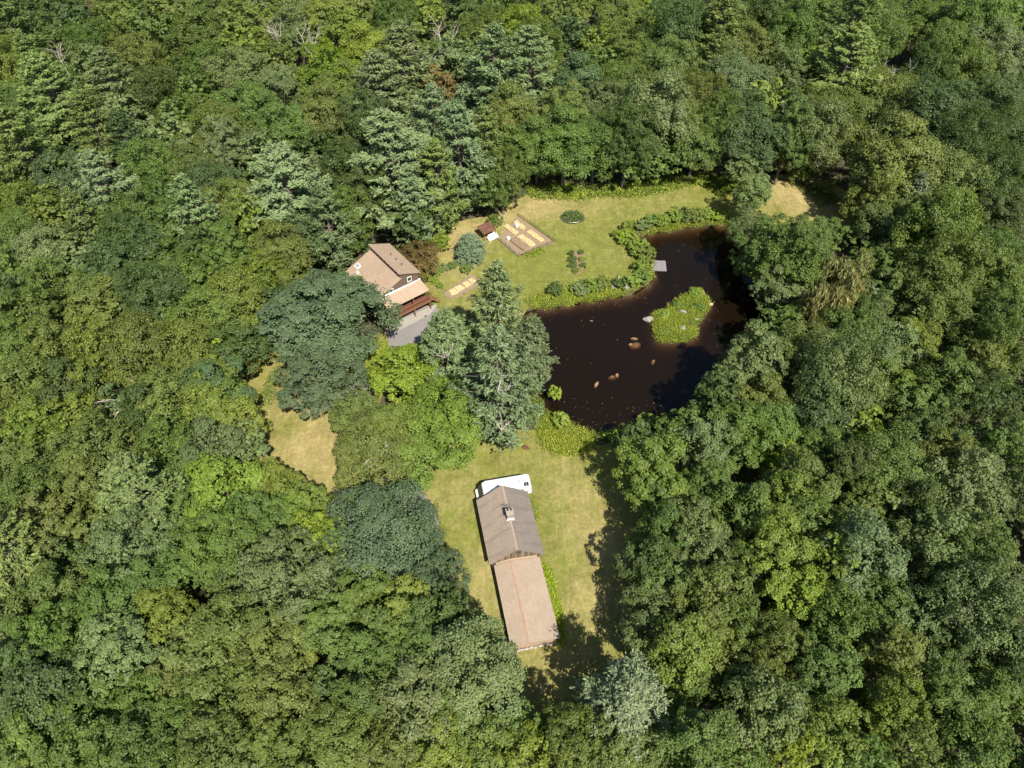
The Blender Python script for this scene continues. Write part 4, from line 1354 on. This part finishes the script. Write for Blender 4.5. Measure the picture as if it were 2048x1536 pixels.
# fill the forest between and around the listed trees
arr = [(t['x'], t['y'], t['R']) for t in placed]
cell = {}
for x, y, R in arr:
    cell.setdefault((int(x // 8), int(y // 8)), []).append((x, y, R))
listed = [t for t in placed if not t['spec']]
LX = np.array([(t['px'], t['py']) for t in listed])
count = 0
for n_try in range(20000):
    y = 4 + 338 * TR.random() ** 0.85
    half = 82 + y * 0.8
    x = TR.uniform(-half, half)
    R = TR.uniform(3.0, 5.0)
    sep = 1.12 if 18 + 0.16 * y < x < 44 + 0.7 * y else 0.8 if abs(x) < 50 + 0.72 * y else 0.9
    H_ = (6.5 + R * 1.6) * TR.uniform(0.66, 0.95)
    ok = True
    for cx_ in range(int(x // 8) - 1, int(x // 8) + 2):
        for cy_ in range(int(y // 8) - 1, int(y // 8) + 2):
            for (a1, b1, r1) in cell.get((cx_, cy_), ()):
                if math.hypot(a1 - x, b1 - y) < (r1 + R) * sep:
                    ok = False
                    break
            if not ok:
                break
        if not ok:
            break
    if not ok:
        continue
    gz = float(height(x, y))
    if gz < -0.05 or not world_clear(x, y, 1.2):
        continue
    hit = False
    for f in (0.3, 0.6, 0.9):
        px, py, dep = to_px(x, y, gz + H_ * f)
        if in_open(px, py, R * FPX / dep * (0.9 if f < 0.8 else 0.6)):
            hit = True
            break
    if hit:
        continue
    px, py, dep = to_px(x, y, gz + H_ * 0.7)
    j = np.argsort((LX[:, 0] - px) ** 2 + (LX[:, 1] - py) ** 2)[:3]
    near = listed[int(j[TR.choice((0, 0, 1, 2))])]
    col = near['col'] if near['col'] not in 'WKRLT' else 'G'
    kind = 'p' if near['kind'] == 'p' and TR.random() < 0.55 else ''
    if kind == '' and col == 'P':
        col = 'B'
    if kind == 'p':
        H_ = 8 + R * 2.2
    placed.append(dict(x=x, y=y, z=gz, R=R, H=H_, col=col, kind=kind, px=px, py=py, r=R * FPX / dep, listed=False, spec=None))
    cell.setdefault((int(x // 8), int(y // 8)), []).append((x, y, R))
    count += 1

# ------------------------------------------------------------------ labels: look, nearest landmark and the side it lies on
MARKS = [('the house roof', 770, 545), ('the dead white snag', 880, 62), ('the motorhome', 1010, 965), ('the barn chimney', 1015, 1030), ('the barn wing', 1055, 1210), ('the pond island', 1360, 632), ('the plank dock', 1311, 533), ('the straw beds', 1050, 475),
         ('the tan lawn', 620, 880), ('the weeping tree', 1682, 580), ('the bare limbs in the woods', 270, 790), ('the pair of bare snags', 1800, 140), ('the silver pine at the yard', 1254, 1398), ('the big lime tree', 1606, 1184),
         ('the small far lawn', 1580, 395), ('the tall pines', 812, 290), ('the broad lone pine', 588, 352), ('the silver-blue pine crown', 1822, 402), ('the lime crown', 448, 980), ('the lime-yellow crown', 650, 132),
         ('the upper left corner', 0, 0), ('the upper right corner', 2048, 0), ('the lower left corner', 0, 1536), ('the lower right corner', 2048, 1536), ('the bottom edge middle', 1040, 1536), ('the broad grey-green crown', 550, 1142), ('the big grey-green tree', 1988, 1212),
         ('the middle of the left edge', 0, 770), ('the middle of the right edge', 2048, 770), ('the top edge middle', 1200, 0)]
ORD = ['', 'second ', 'third ', 'fourth ', 'fifth ', 'sixth ', 'seventh ', 'eighth ', 'ninth ', 'tenth ', 'eleventh ', 'twelfth ', 'thirteenth ', 'fourteenth ', 'fifteenth ', 'sixteenth ']
SIDES = ['right of', 'below and right of', 'below', 'below and left of', 'left of', 'above and left of', 'above', 'above and right of']
WHAT = {'p': 'pine', 's': 'spruce', 'w': 'weeping tree'}


def label_key_of(t):
    d = sorted((math.hypot(t['px'] - a, t['py'] - b), nm, a, b) for nm, a, b in MARKS)
    d = [m_ for m_ in d if m_[0] > 25]
    ds, nm, a, b = d[0]
    side = SIDES[int(round(math.atan2(t['py'] - b, t['px'] - a) / (math.pi / 4))) % 8]
    return ds, (CNAME[t['col']], WHAT.get(t['kind'], 'tree'), side, nm)


def make_labels(ts):
    by = {}
    for t in ts:
        ds, key = label_key_of(t)
        by.setdefault(key, []).append((ds, id(t)))
    out = {}
    for (cn, wh, side, nm), v in by.items():
        for k, (ds, i_) in enumerate(sorted(v)):
            o_ = ORD[min(k, 15)] + 'nearest ' if len(v) > 1 else ''
            out[i_] = f"{o_}{cn} {wh} {side} {nm}"
    return out


# ------------------------------------------------------------------ plant the trees
placed.sort(key=lambda t: math.hypot(t['px'] - 1024, t['py'] - 768))
inview = [t for t in placed if -60 < t['px'] < 2108 and -60 < t['py'] < 1600]
broad = sorted([t for t in inview if t['kind'] not in ('p', 's', 'w')], key=lambda t: -t['r'] - (1000 if t['spec'] else 0) - (12 if t['listed'] else 0))
single = set(id(t) for t in broad[:300])
GROUPS = {'p': 'pines in and around the clearing', 's': 'spruces near the house', 'w': 'weeping trees by the pond', '': 'broadleaf trees of the forest'}
massed = []
jit = random.Random(8)


def put(t, name, k, vi=None):
    lst = STOCK[k]
    R, H_, cr, tm = lst[(vi if vi is not None else jit.randrange(len(lst))) % len(lst)]
    label = t['spec'][0] if t['spec'] else LABELS[id(t)]
    root = thing(name, (t['x'], t['y'], t['z'] - 0.05), jit.uniform(0, 6.28), label, name.replace('_', ' ').replace('broadleaf ', ''), GROUPS[t['kind'] if t['kind'] in GROUPS else ''])
    sx = t['R'] / R
    root.scale = (sx * jit.uniform(.94, 1.06), sx * jit.uniform(.94, 1.06), t['H'] / H_)
    c_ = link('crown', cr, None, root)
    bc = COLS[t['col']]
    f = jit.uniform(0.9, 1.12)
    c_.color = (bc[0] * f * jit.uniform(.93, 1.08), bc[1] * f, bc[2] * f * jit.uniform(.88, 1.12), 1)
    link('trunk', tm, None, root)
    return root


LABELS = make_labels([t for t in placed if not t['spec'] and (t['kind'] in ('p', 's', 'w') or id(t) in single)])
npine = 0
order = sorted(placed, key=lambda t: -t['r'])
for t in order:
    k = t['kind']
    if k == 'p' and (t['spec'] or npine < 230) and t in inview:
        npine += 1
        put(t, 'pine_tree', 'pine', t['spec'][1] if t['spec'] else None)
    elif k == 's':
        put(t, 'spruce_tree', 'spruce', t['spec'][1] if t['spec'] else None)
    elif k == 'w':
        put(t, 'weeping_tree', 'willow')
    elif id(t) in single:
        kk = k if k in STOCK else ('big' if t['R'] > 5.2 else 'mid' if t['R'] > 3.2 else 'small')
        put(t, 'broadleaf_tree', kk, t['spec'][1] if t['spec'] else None)
    else:
        massed.append(t)

# the farther and smaller crowns read as one forest
far_stock = []
for i in range(6):
    g_ = np.random.default_rng(600 + i)
    q, t_, LC = broad_crown(g_, 4.0, 14.0, 2.5, 21, 7, 9, 0.62, loose=.25)
    far_stock.append((4.0, 14.0, q, t_))
FQ, FT, FC = [], [], []
g_ = np.random.default_rng(77)
for t in massed:
    R, H_, q, tt = far_stock[g_.integers(len(far_stock))]
    if t not in inview:
        sel = g_.random(len(q)) < 0.3
        q, tt = q[sel], tt[sel]
        mid_ = q.mean(1, keepdims=True)
        q = mid_ + (q - mid_) * 1.75
    ph = g_.uniform(0, 6.28)
    ca, sa = math.cos(ph), math.sin(ph)
    Rm = np.array([[ca, -sa, 0], [sa, ca, 0], [0, 0, 1]])
    v = q @ Rm.T * np.array([t['R'] / R, t['R'] / R, t['H'] / H_]) + np.array([t['x'], t['y'], t['z']])
    FQ.append(v)
    FT.append(tt)
    bc = np.array(COLS[t['col']]) * g_.uniform(.88, 1.12)
    FC.append(np.tile(bc, (len(q), 1)))
if FQ:
    me = quads_mesh('forest_canopy', np.concatenate(FQ), np.concatenate(FT), np.concatenate(FC), M_LEAF_A)
    o = link('forest_canopy', me)
    tag(o, 'mass of smaller green crowns filling the forest between the larger trees', 'forest', None, 'stuff')

# ------------------------------------------------------------------ shrubs on banks and beds
SHRUBS = [  # ground px, R m, H m, colour, label
    (1110, 588, 2.0, 2.6, 'D', 'round dark green shrub at the pine end of the pond bank'), (1160, 584, 2.0, 2.3, 'S', 'grey-green shrub on the pond bank beside the round dark one'),
    (1182, 580, 1.8, 2.4, 'M', 'fresh green shrub midway along the near pond bank'), (1203, 578, 2.0, 2.6, 'O', 'olive shrub on the bank before the leaning boulder'),
    (1238, 574, 1.9, 2.6, 'D', 'dark green shrub on the bank between the two pale boulders'), (1262, 570, 2.4, 3.0, 'M', 'broad fresh green shrub beside the water-edge boulder'),
    (1282, 560, 2.5, 3.2, 'G', 'bulging green shrub on the bank below the dock'), (1282, 546, 2.1, 3.0, 'Y', 'green shrub touching the dock'), (1290, 520, 2.3, 3.0, 'O', 'olive shrub on the bank just above the dock'),
    (1276, 505, 2.1, 2.8, 'M', 'fresh green shrub at the turn of the pond bank'), (1262, 490, 2.1, 2.7, 'Y', 'yellow-green shrub at the bank corner pointing to the lawn'), (1246, 482, 1.9, 2.4, 'L', 'lime shrub at the tip of the bank corner'),
    (1253, 466, 1.9, 2.6, 'Y', 'yellow-green shrub at the upper side of the bank corner'), (1283, 460, 1.8, 2.2, 'S', 'grey-brown shrub at the water in the bank corner'), (1300, 450, 2.0, 3.0, 'G', 'green shrub on the far bank nearest the corner'),
    (1322, 450, 2.1, 3.2, 'Y', 'yellow-green shrub on the far pond bank'), (1345, 444, 2.2, 3.2, 'M', 'fresh green shrub in the middle of the far pond bank'), (1366, 441, 2.1, 3.0, 'D', 'dark green shrub on the far bank past the middle'),
    (1390, 440, 2.1, 2.8, 'O', 'olive shrub on the far bank near the tree'), (1412, 437, 2.0, 2.6, 'Y', 'yellow-green shrub on the far bank beside the tree shadow'), (1435, 437, 1.8, 2.0, 'L', 'lime shrub at the end of the far bank'),
    (1108, 800, 1.4, 3.2, 'L', 'lime sapling leaning over the water by the pond pine'), (1292, 850, 2.0, 2.6, 'Y', 'yellow-green shrub on the near shore in the sun'), (1326, 846, 1.4, 2.0, 'Y', 'smaller yellow-green shrub on the near shore beside the shade'),
    (1222, 874, 1.1, 1.6, 'L', 'little lime shrub at the near shore below the reeds'), (1120, 850, 1.6, 3.0, 'Y', 'upright yellow-green shrub above the rushes at the pond corner'),
    (933, 545, 1.15, 1.9, 'G', 'clipped round green bush on the lawn below the blue spruce'), (765, 738, 1.7, 1.5, 'T', 'red-brown shrub beside the asphalt drive'), (1018, 893, 0.8, 1.0, 'T', 'dead red-brown shrub under the pond pine'),
    (1052, 897, 0.45, 0.7, 'T', 'tiny dead brown shrub at the lawn edge below the pond pine'), (848, 556, 1.1, 1.1, 'L', 'lime plant clump touching the porch roof corner'), (860, 560, 1.1, 1.1, 'Y', 'yellow-green plant clump second from the porch corner'),
    (871, 566, 1.1, 1.1, 'L', 'lime plant clump third from the porch corner'), (880, 575, 1.0, 1.0, 'Y', 'yellow-green plant clump at the lower end by the steps'), (876, 548, 1.0, 1.0, 'Y', 'yellow-green clump in the upper row beside the house'),
    (888, 540, 1.1, 1.2, 'S', 'grey-green clump in the upper row beside the house'), (903, 537, 1.0, 1.2, 'G', 'green clump in the upper row toward the round bush'), (912, 530, 0.9, 1.0, 'S', 'grey-green clump just left of the round bush'),
    (1143, 510, 0.9, 1.2, 'D', 'dark plant at the upper corner of the island flower bed in the lawn'), (1162, 508, 0.8, 1.1, 'G', 'green plant at the far top of the lawn flower bed'), (1144, 522, 0.9, 1.1, 'D', 'dark plant on the house side of the lawn flower bed, upper'),
    (1146, 533, 0.9, 1.1, 'D', 'dark plant on the house side of the lawn flower bed, lower'), (1150, 544, 0.9, 1.1, 'G', 'green plant at the bottom of the lawn flower bed'), (1164, 521, 0.8, 1.0, 'Y', 'yellow-green plant on the pond side of the lawn flower bed, upper'),
    (1167, 533, 0.8, 1.0, 'G', 'green plant on the pond side of the lawn flower bed, lower'), (1158, 541, 0.6, 0.8, 'Y', 'small yellow-green plant at the lower pond corner of the flower bed'),
    (1328, 632, 1.1, 1.5, 'M', 'fresh green bush on the island near its flat rock tip'), (1352, 612, 1.0, 1.4, 'G', 'green bush on the dock side of the island top'), (1388, 592, 1.2, 1.6, 'M', 'fresh green bush at the far end of the island'),
    (1336, 664, 1.0, 1.2, 'Y', 'yellow-green bush at the near corner of the island'), (1384, 652, 0.9, 1.2, 'O', 'olive bush at the near right part of the island'), (1400, 618, 0.9, 1.3, 'G', 'green bush on the island point by the tan rocks'),
    (858, 592, 0.8, 1.0, 'G', 'green shrub at the foot of the deck stairs'), (768, 655, 1.2, 1.6, 'B', 'blue-green shrub beside the deck support post'), (1650, 385, 1.8, 3.0, 'Y', 'yellow-green shrub at the end of the small far lawn'),
]
for px, py, R, H_, c_, lb in SHRUBS:
    q = at(px, py)
    lst = STOCK['bush']
    R0, H0, cr, tm = lst[jit.randrange(len(lst))]
    root = thing('shrub', (q.x, q.y, 0), jit.uniform(0, 6.28), lb, 'shrub', 'shrubs of the garden and pond bank')
    kj = jit.uniform(0.72, 1.12)
    root.scale = (R / R0 * kj, R / R0 * kj * jit.uniform(.8, 1.1), H_ / H0 * jit.uniform(.7, 1.1))
    o = link('crown', cr, None, root)
    bc = COLS[c_]
    f = jit.uniform(1.15, 1.4)
    o.color = (bc[0] * f, bc[1] * f, bc[2] * f, 1)
    link('stem', tm, None, root)
flat_sheet('flower_bed_mulch', [(1142, 506), (1166, 504), (1172, 530), (1162, 546), (1148, 546), (1141, 525)], 0.05, plain('bark_mulch', (.2, .13, .08), .95, .4, 3), 0.3)

# ------------------------------------------------------------------ grass, rushes, weeds
def blades(name, P, label, cat, n, h, w_, cols, zf, lean=0.35, leafy=0.0, seed=0, fuzz=0.45, zmin=-0.45):
    """P world polygon; upright blades and leafy sprays scattered inside it"""
    g2 = np.random.default_rng(seed)
    lo, hi = P.min(0), P.max(0)
    pts = np.zeros((0, 2))
    while len(pts) < n:
        c_ = g2.uniform(lo, hi, (n * 2, 2))
        c_ = c_[sdf(P, c_[:, 0], c_[:, 1]) < 0]
        pts = np.r_[pts, c_]
    pts = pts[:n]
    pts = pts + g2.normal(size=pts.shape) * fuzz
    z = zf(pts[:, 0], pts[:, 1])
    if zmin is not None:
        ok = z > zmin
        pts, z = pts[ok], z[ok]
        n = len(pts)
    clump = np.sin(pts[:, 0] * 1.7 + 3 * np.sin(pts[:, 1] * 0.9)) * np.sin(pts[:, 1] * 2.1 + 2 * np.sin(pts[:, 0] * 1.3))
    hh = g2.uniform(0.55, 1.1, n) * h * (1 + 0.3 * clump)
    d = unit(np.c_[g2.normal(size=(n, 2)) * lean, np.ones(n)])
    B = np.c_[pts, z - 0.05]
    side = unit(np.cross(d, g2.normal(size=(n, 3))))
    ww = g2.uniform(.6, 1.3, (n, 1)) * w_ / 2
    T = B + d * hh[:, None]
    q = np.stack([B - side * ww, B + side * ww, T + side * ww * 0.25, T - side * ww * 0.25], 1)
    lf = g2.random(n) < leafy
    if lf.any():
        C = B[lf] + d[lf] * (hh[lf] * g2.uniform(0.4, 1, lf.sum()))[:, None]
        nr = unit(g2.normal(size=C.shape) * 0.6 + np.array([0, 0, 0.9]))
        q[lf] = leaf_quads(g2, C, nr, g2.uniform(.7, 1.3, lf.sum()) * w_ * 2.4)
    ca = np.array([COLS.get(c_, c_) if isinstance(c_, str) else c_ for c_ in cols])
    ci = np.clip(((clump + g2.normal(size=n) * 0.7) * 0.5 + 0.5) * len(ca), 0, len(ca) - 1).astype(int)
    me = quads_mesh(name, q, np.clip(0.5 + g2.normal(size=n) * 0.17, 0, 1), ca[ci], M_LEAF_A)
    return tag(link(name, me), label, cat, None, 'stuff')


def strip(pts, wid):
    """ribbon polygon of ground width wid round a pixel polyline"""
    Q = [Vector(at(*p)[:2]) for p in pts]
    Lf, Rt = [], []
    for i, q in enumerate(Q):
        d = (Q[min(i + 1, len(Q) - 1)] - Q[max(i - 1, 0)]).normalized()
        nn = Vector((-d.y, d.x))
        ww = wid * (0.75 + 0.5 * abs(math.sin(i * 2.3)))
        Lf.append(q + nn * ww / 2)
        Rt.append(q - nn * ww / 2)
    return np.array([tuple(p) for p in Lf + Rt[::-1]])


zg = lambda x, y: height(x, y)
BRT = (.245, .325, .038)
YEL = (.27, .30, .055)
blades('island_grass', ISLAND, 'bright green sedge and grass covering the pond island', 'grass', 20000, 0.7, 0.11, ['Y', 'L', BRT, BRT, YEL], lambda x, y: np.maximum(zg(x, y), -0.2), 0.8, 0.6, 1, 0.25)
blades('rushes', poly([(1078, 850), (1100, 832), (1118, 838), (1140, 856), (1180, 868), (1185, 880), (1182, 900), (1150, 908), (1110, 905), (1082, 885)]), 'pale yellow-green rushes at the near corner of the pond', 'rushes', 12000, 1.15, 0.11, ['L', BRT, YEL, (.29, .35, .06)], zg, 0.7, 0.7, 2)
blades('shore_grass', strip([(1062, 612), (1090, 604), (1130, 600), (1170, 594), (1210, 590), (1252, 584)], 3.4), 'lime green grass fringe along the near pond bank', 'grass', 7000, 0.9, 0.09, ['L', BRT, YEL, (.28, .36, .05)], zg, 0.7, 0.65, 3, 0.6)
blades('shore_grass', strip([(1096, 848), (1078, 832), (1064, 800), (1056, 770)], 4.0), 'grass and weeds on the bank under the pond pine', 'grass', 2600, 0.7, 0.12, ['G', 'Y', 'M', BRT], zg, 0.6, 0.6, 16)
blades('shore_grass', strip([(1290, 470), (1320, 460), (1350, 453), (1390, 446), (1430, 444), (1460, 446)], 2.6), 'yellow-green grass fringe along the far pond bank', 'grass', 4500, 0.8, 0.1, ['L', BRT, YEL], zg, 0.7, 0.6, 4, 0.6)
blades('shore_grass', strip([(1190, 872), (1225, 872), (1260, 862), (1310, 850), (1360, 846)], 2.4), 'dark weeds along the shaded near shore', 'weeds', 3500, 0.8, 0.12, ['G', 'D', 'Y'], zg, 0.5, 0.5, 5)
blades('bank_plants', strip([(1060, 610), (1110, 594), (1165, 586), (1215, 580), (1262, 570), (1292, 548), (1288, 512), (1266, 488), (1250, 474), (1290, 455), (1340, 448), (1390, 441), (1440, 437)], 4.2), 'leafy green plants filling the pond bank between the shrubs', 'plants', 9000, 0.9, 0.16, ['Y', 'L', BRT, YEL], zg, 0.6, 0.75, 6, 0.8)
blades('edge_weeds', strip([(1058, 392), (1080, 384), (1120, 384), (1160, 388), (1200, 383), (1250, 380), (1300, 374), (1340, 368), (1400, 358), (1440, 372), (1460, 388)], 5.5), 'lime weeds along the forest foot of the far lawn', 'weeds', 8000, 0.9, 0.2, ['Y', 'L', 'G', BRT], zg, 0.6, 0.8, 7)
blades('wall_weeds', strip([(1092, 1132), (1100, 1170), (1110, 1215), (1119, 1260), (1122, 1292)], 1.3), 'lime weeds growing along the pond-side wall of the barn wing', 'weeds', 3600, 0.6, 0.1, [BRT, (.3, .4, .04), (.27, .36, .03)], zg, 0.6, 0.8, 8, 0.14)
blades('wall_weeds', strip([(1064, 1000), (1068, 1020), (1072, 1045)], 0.7), 'short grass tuft line along the barn wall near the motorhome', 'grass', 500, 0.4, 0.08, [BRT, 'L', 'Y'], zg, 0.5, 0.5, 9)
blades('fence_weeds', strip([(1050, 512), (1070, 506), (1085, 498)], 1.2), 'yellow weeds along the pond-side fence of the vegetable garden', 'weeds', 900, 0.6, 0.12, [YEL, 'L', BRT], zg, 0.5, 0.6, 10)
blades('lawn_weeds', poly([(728, 690), (745, 680), (770, 685), (778, 705), (768, 715), (745, 722), (730, 712)]), 'bright lime ground plants beside the asphalt drive', 'plants', 2600, 0.35, 0.16, [BRT, 'L', 'Y', (.27, .33, .03)], zg, 0.5, 0.8, 11)
blades('lawn_weeds', strip([(555, 745), (545, 770), (530, 810)], 2.0), 'lime weeds at the top edge of the tan lawn', 'weeds', 900, 0.6, 0.15, ['G', 'Y', 'G'], zg, 0.5, 0.8, 12)
blades('rough_grass', strip([(1600, 372), (1640, 388), (1660, 410)], 5.0), 'rough yellow-green growth at the end of the small far lawn', 'grass', 1800, 0.9, 0.16, ['Y', 'O', 'G'], zg, 0.5, 0.5, 13)
blades('far_bank_sticks', strip([(1268, 468), (1285, 462), (1300, 456)], 1.6), 'dry grey stems at the bank corner', 'stems', 500, 1.0, 0.07, [(.3, .25, .2), (.24, .2, .16)], zg, 0.5, 0.0, 14)
# specks floating on the pond
g_ = np.random.default_rng(66)
pp = np.zeros((0, 2))
while len(pp) < 330:
    c_ = g_.uniform(POND.min(0), POND.max(0), (3000, 2))
    d_ = sdf(POND, c_[:, 0], c_[:, 1])
    di_ = sdf(ISLAND, c_[:, 0], c_[:, 1])
    keep_ = (d_ < -0.3) & (di_ > 0.2) & (g_.random(len(c_)) < 0.9 * np.exp(np.maximum(d_, -9) / 2.2) * (0.3 + 0.7 * (c_[:, 1] < 84)) + 0.012)
    pp = np.r_[pp, c_[keep_]]
pp = pp[:330]
C = np.c_[pp, np.full(len(pp), WATER_Z + 0.012)]
me = quads_mesh('floating_leaves', leaf_quads(g_, C, np.tile(np.array([0, 0, 1.0]), (len(C), 1)), g_.uniform(.1, .32, len(C))), np.full(len(C), .5), np.array([(.2, .15, .09), (.16, .15, .05), (.26, .22, .16)])[g_.integers(0, 3, len(C))], M_LEAF_A)
tag(link('floating_leaves', me), 'scattered dead leaves and specks floating on the dark pond', 'leaves', None, 'stuff')
# round plant ring on the lawn
q = at(1145, 437)
PR = thing('plant_ring', (q.x, q.y, 0.03), 0, 'round wire plant ring full of dark green growth on the lawn', 'planter')
rg = MB()
pts = [(2.75 * math.cos(a), 2.35 * math.sin(a), 0.55) for a in [2 * math.pi * k / 28 for k in range(29)]]
rg.tube(pts, 0.03, 5)
for k in range(0, 28, 4):
    rg.tube([(pts[k][0], pts[k][1], 0), pts[k]], 0.035, 4)
rg.build('wire_ring', M_METAL, PR)
ring = np.array([(q.x + 2.6 * math.cos(a), q.y + 2.2 * math.sin(a)) for a in np.linspace(0, 6.28, 30)[:-1]])
o = blades('growth', ring - np.array([q.x, q.y]), None, None, 1700, 0.75, 0.17, ['B', 'G', 'D', 'S'], lambda x, y: 0.02 + 0.5 * np.clip(1 - (x * x + y * y) / 6.5, 0, 1), 0.6, 0.8, 15, 0.05)
o.parent = PR

# undergrowth on the forest floor
g_ = np.random.default_rng(31)
n = 75000
yy = 12 + 250 * g_.random(n) ** 0.8
xx = g_.uniform(-1, 1, n) * (85 + yy * 0.8)
ok = np.ones(n, bool)
for P in CLEAR:
    ok &= sdf(P, xx, yy) > 0.8
ok &= ~((np.abs(xx + 21) < 11) & (np.abs(yy - 109) < 11))
dwp = poly([(770, 655), (800, 632), (850, 612), (878, 620), (872, 650), (845, 680), (815, 705), (790, 740), (760, 775), (745, 820), (760, 880), (800, 940), (845, 985), (870, 1018), (877, 1055), (860, 1075), (850, 1040), (790, 1000), (730, 940), (690, 860), (675, 815), (690, 780), (740, 745), (768, 715), (778, 690)])
ok &= sdf(dwp, xx, yy) > 0.3
xx, yy = xx[ok], yy[ok]
n = len(xx)
cl = np.sin(xx * 0.5 + 2 * np.sin(yy * 0.3)) * np.sin(yy * 0.6 + xx * 0.2)
C = np.c_[xx, yy, height(xx, yy) + g_.uniform(0.1, 1.0, n) * (1.2 + cl)]
nr = unit(g_.normal(size=(n, 3)) * 0.5 + np.array([0, 0, 0.9]))
ca = np.array([COLS[c_] for c_ in 'DGOD'])
me = quads_mesh('undergrowth', leaf_quads(g_, C, nr, g_.uniform(.5, 1.1, n)), np.clip(.45 + g_.normal(size=n) * .15, 0, 1), ca[g_.integers(0, 4, n)], M_LEAF_A)
tag(link('undergrowth', me), 'low green undergrowth on the shaded forest floor', 'undergrowth', None, 'stuff')

# ------------------------------------------------------------------ dead trees and bare limbs showing above the canopy
DEAD = [  # px of top, height m, spread, label
    (880, 42, 19, 1.0, 'dead white tree with forking limbs above the upper woods'), (813, 55, 17, .5, 'slim dead white tree left of the forking white one'), (547, 42, 17, .6, 'dead white tree in the upper left woods'), (838, 95, 16, .7, 'dead pale limbs above the pines behind the house'),
    (1772, 128, 17, .7, 'dead white tree, lower of the two bare snags in the upper right woods'), (1835, 115, 18, .9, 'dead white tree, taller of the two bare snags in the upper right woods'), (105, 85, 15, .6, 'dead pale limbs near the upper left corner'),
    (612, 60, 17, .5, 'pale bare stem rising through a grey-green crown in the upper left woods'), (240, 770, 12.5, 1.0, 'sheaf of bare pale limbs in the woods left of the tan lawn'), (318, 575, 14, .5, 'forked bare pale limb in the woods left of the house'), (1545 + 350, 590, 14, .6, 'bare pale limb in the woods right of the weeping trees')]
for i, (px, py, h, sp, lb) in enumerate(DEAD):
    g_ = np.random.default_rng(900 + i)
    q = at(px, py, h)
    t = thing('dead_tree', (q.x, q.y, float(height(q.x, q.y))), 0, lb, 'dead tree', 'dead trees standing in the forest')
    MB().tube([(0, 0, 0), (0.2, 0.1, h * 0.35), (0, 0, h * 0.62)], [0.3, 0.25, 0.18], 7).build('trunk', M_PALE, t)
    o = limb_cluster(g_, 4, h * 0.32, 0.45 * sp + 0.15, 2, 0.13).build('branches', M_PALE, t)
    o.location = (0, 0, h * 0.6)
# bare limbs on named living trees (children of them)
LIMBS = [((765, 955), 10.8, (0.6, -2.9), 3), ((1000, 876), 18.5, (0, -5.0), 5), ((1000, 876), 11, (0.4, -6.6), 4), ((903, 776), 13.0, (0, -4.0), 4)]
for i, (b_, z, off, nn) in enumerate(LIMBS):
    g_ = np.random.default_rng(950 + i)
    q = at(*b_)
    best = min((o for o in bpy.data.objects if o.type == 'EMPTY' and 'tree' in o.name), key=lambda o: (o.location.xy - q.xy).length)
    o = limb_cluster(g_, nn, 2.3, 1.1, 1, 0.065).build('bare_limbs', M_PALE, best)
    s_ = best.scale
    o.scale = (1 / s_[0], 1 / s_[1], 1 / s_[2])
    zr = -best.rotation_euler.z
    ox, oy = off[0] * math.cos(zr) - off[1] * math.sin(zr), off[0] * math.sin(zr) + off[1] * math.cos(zr)
    o.location = (ox / s_[0], oy / s_[1], z / s_[2])
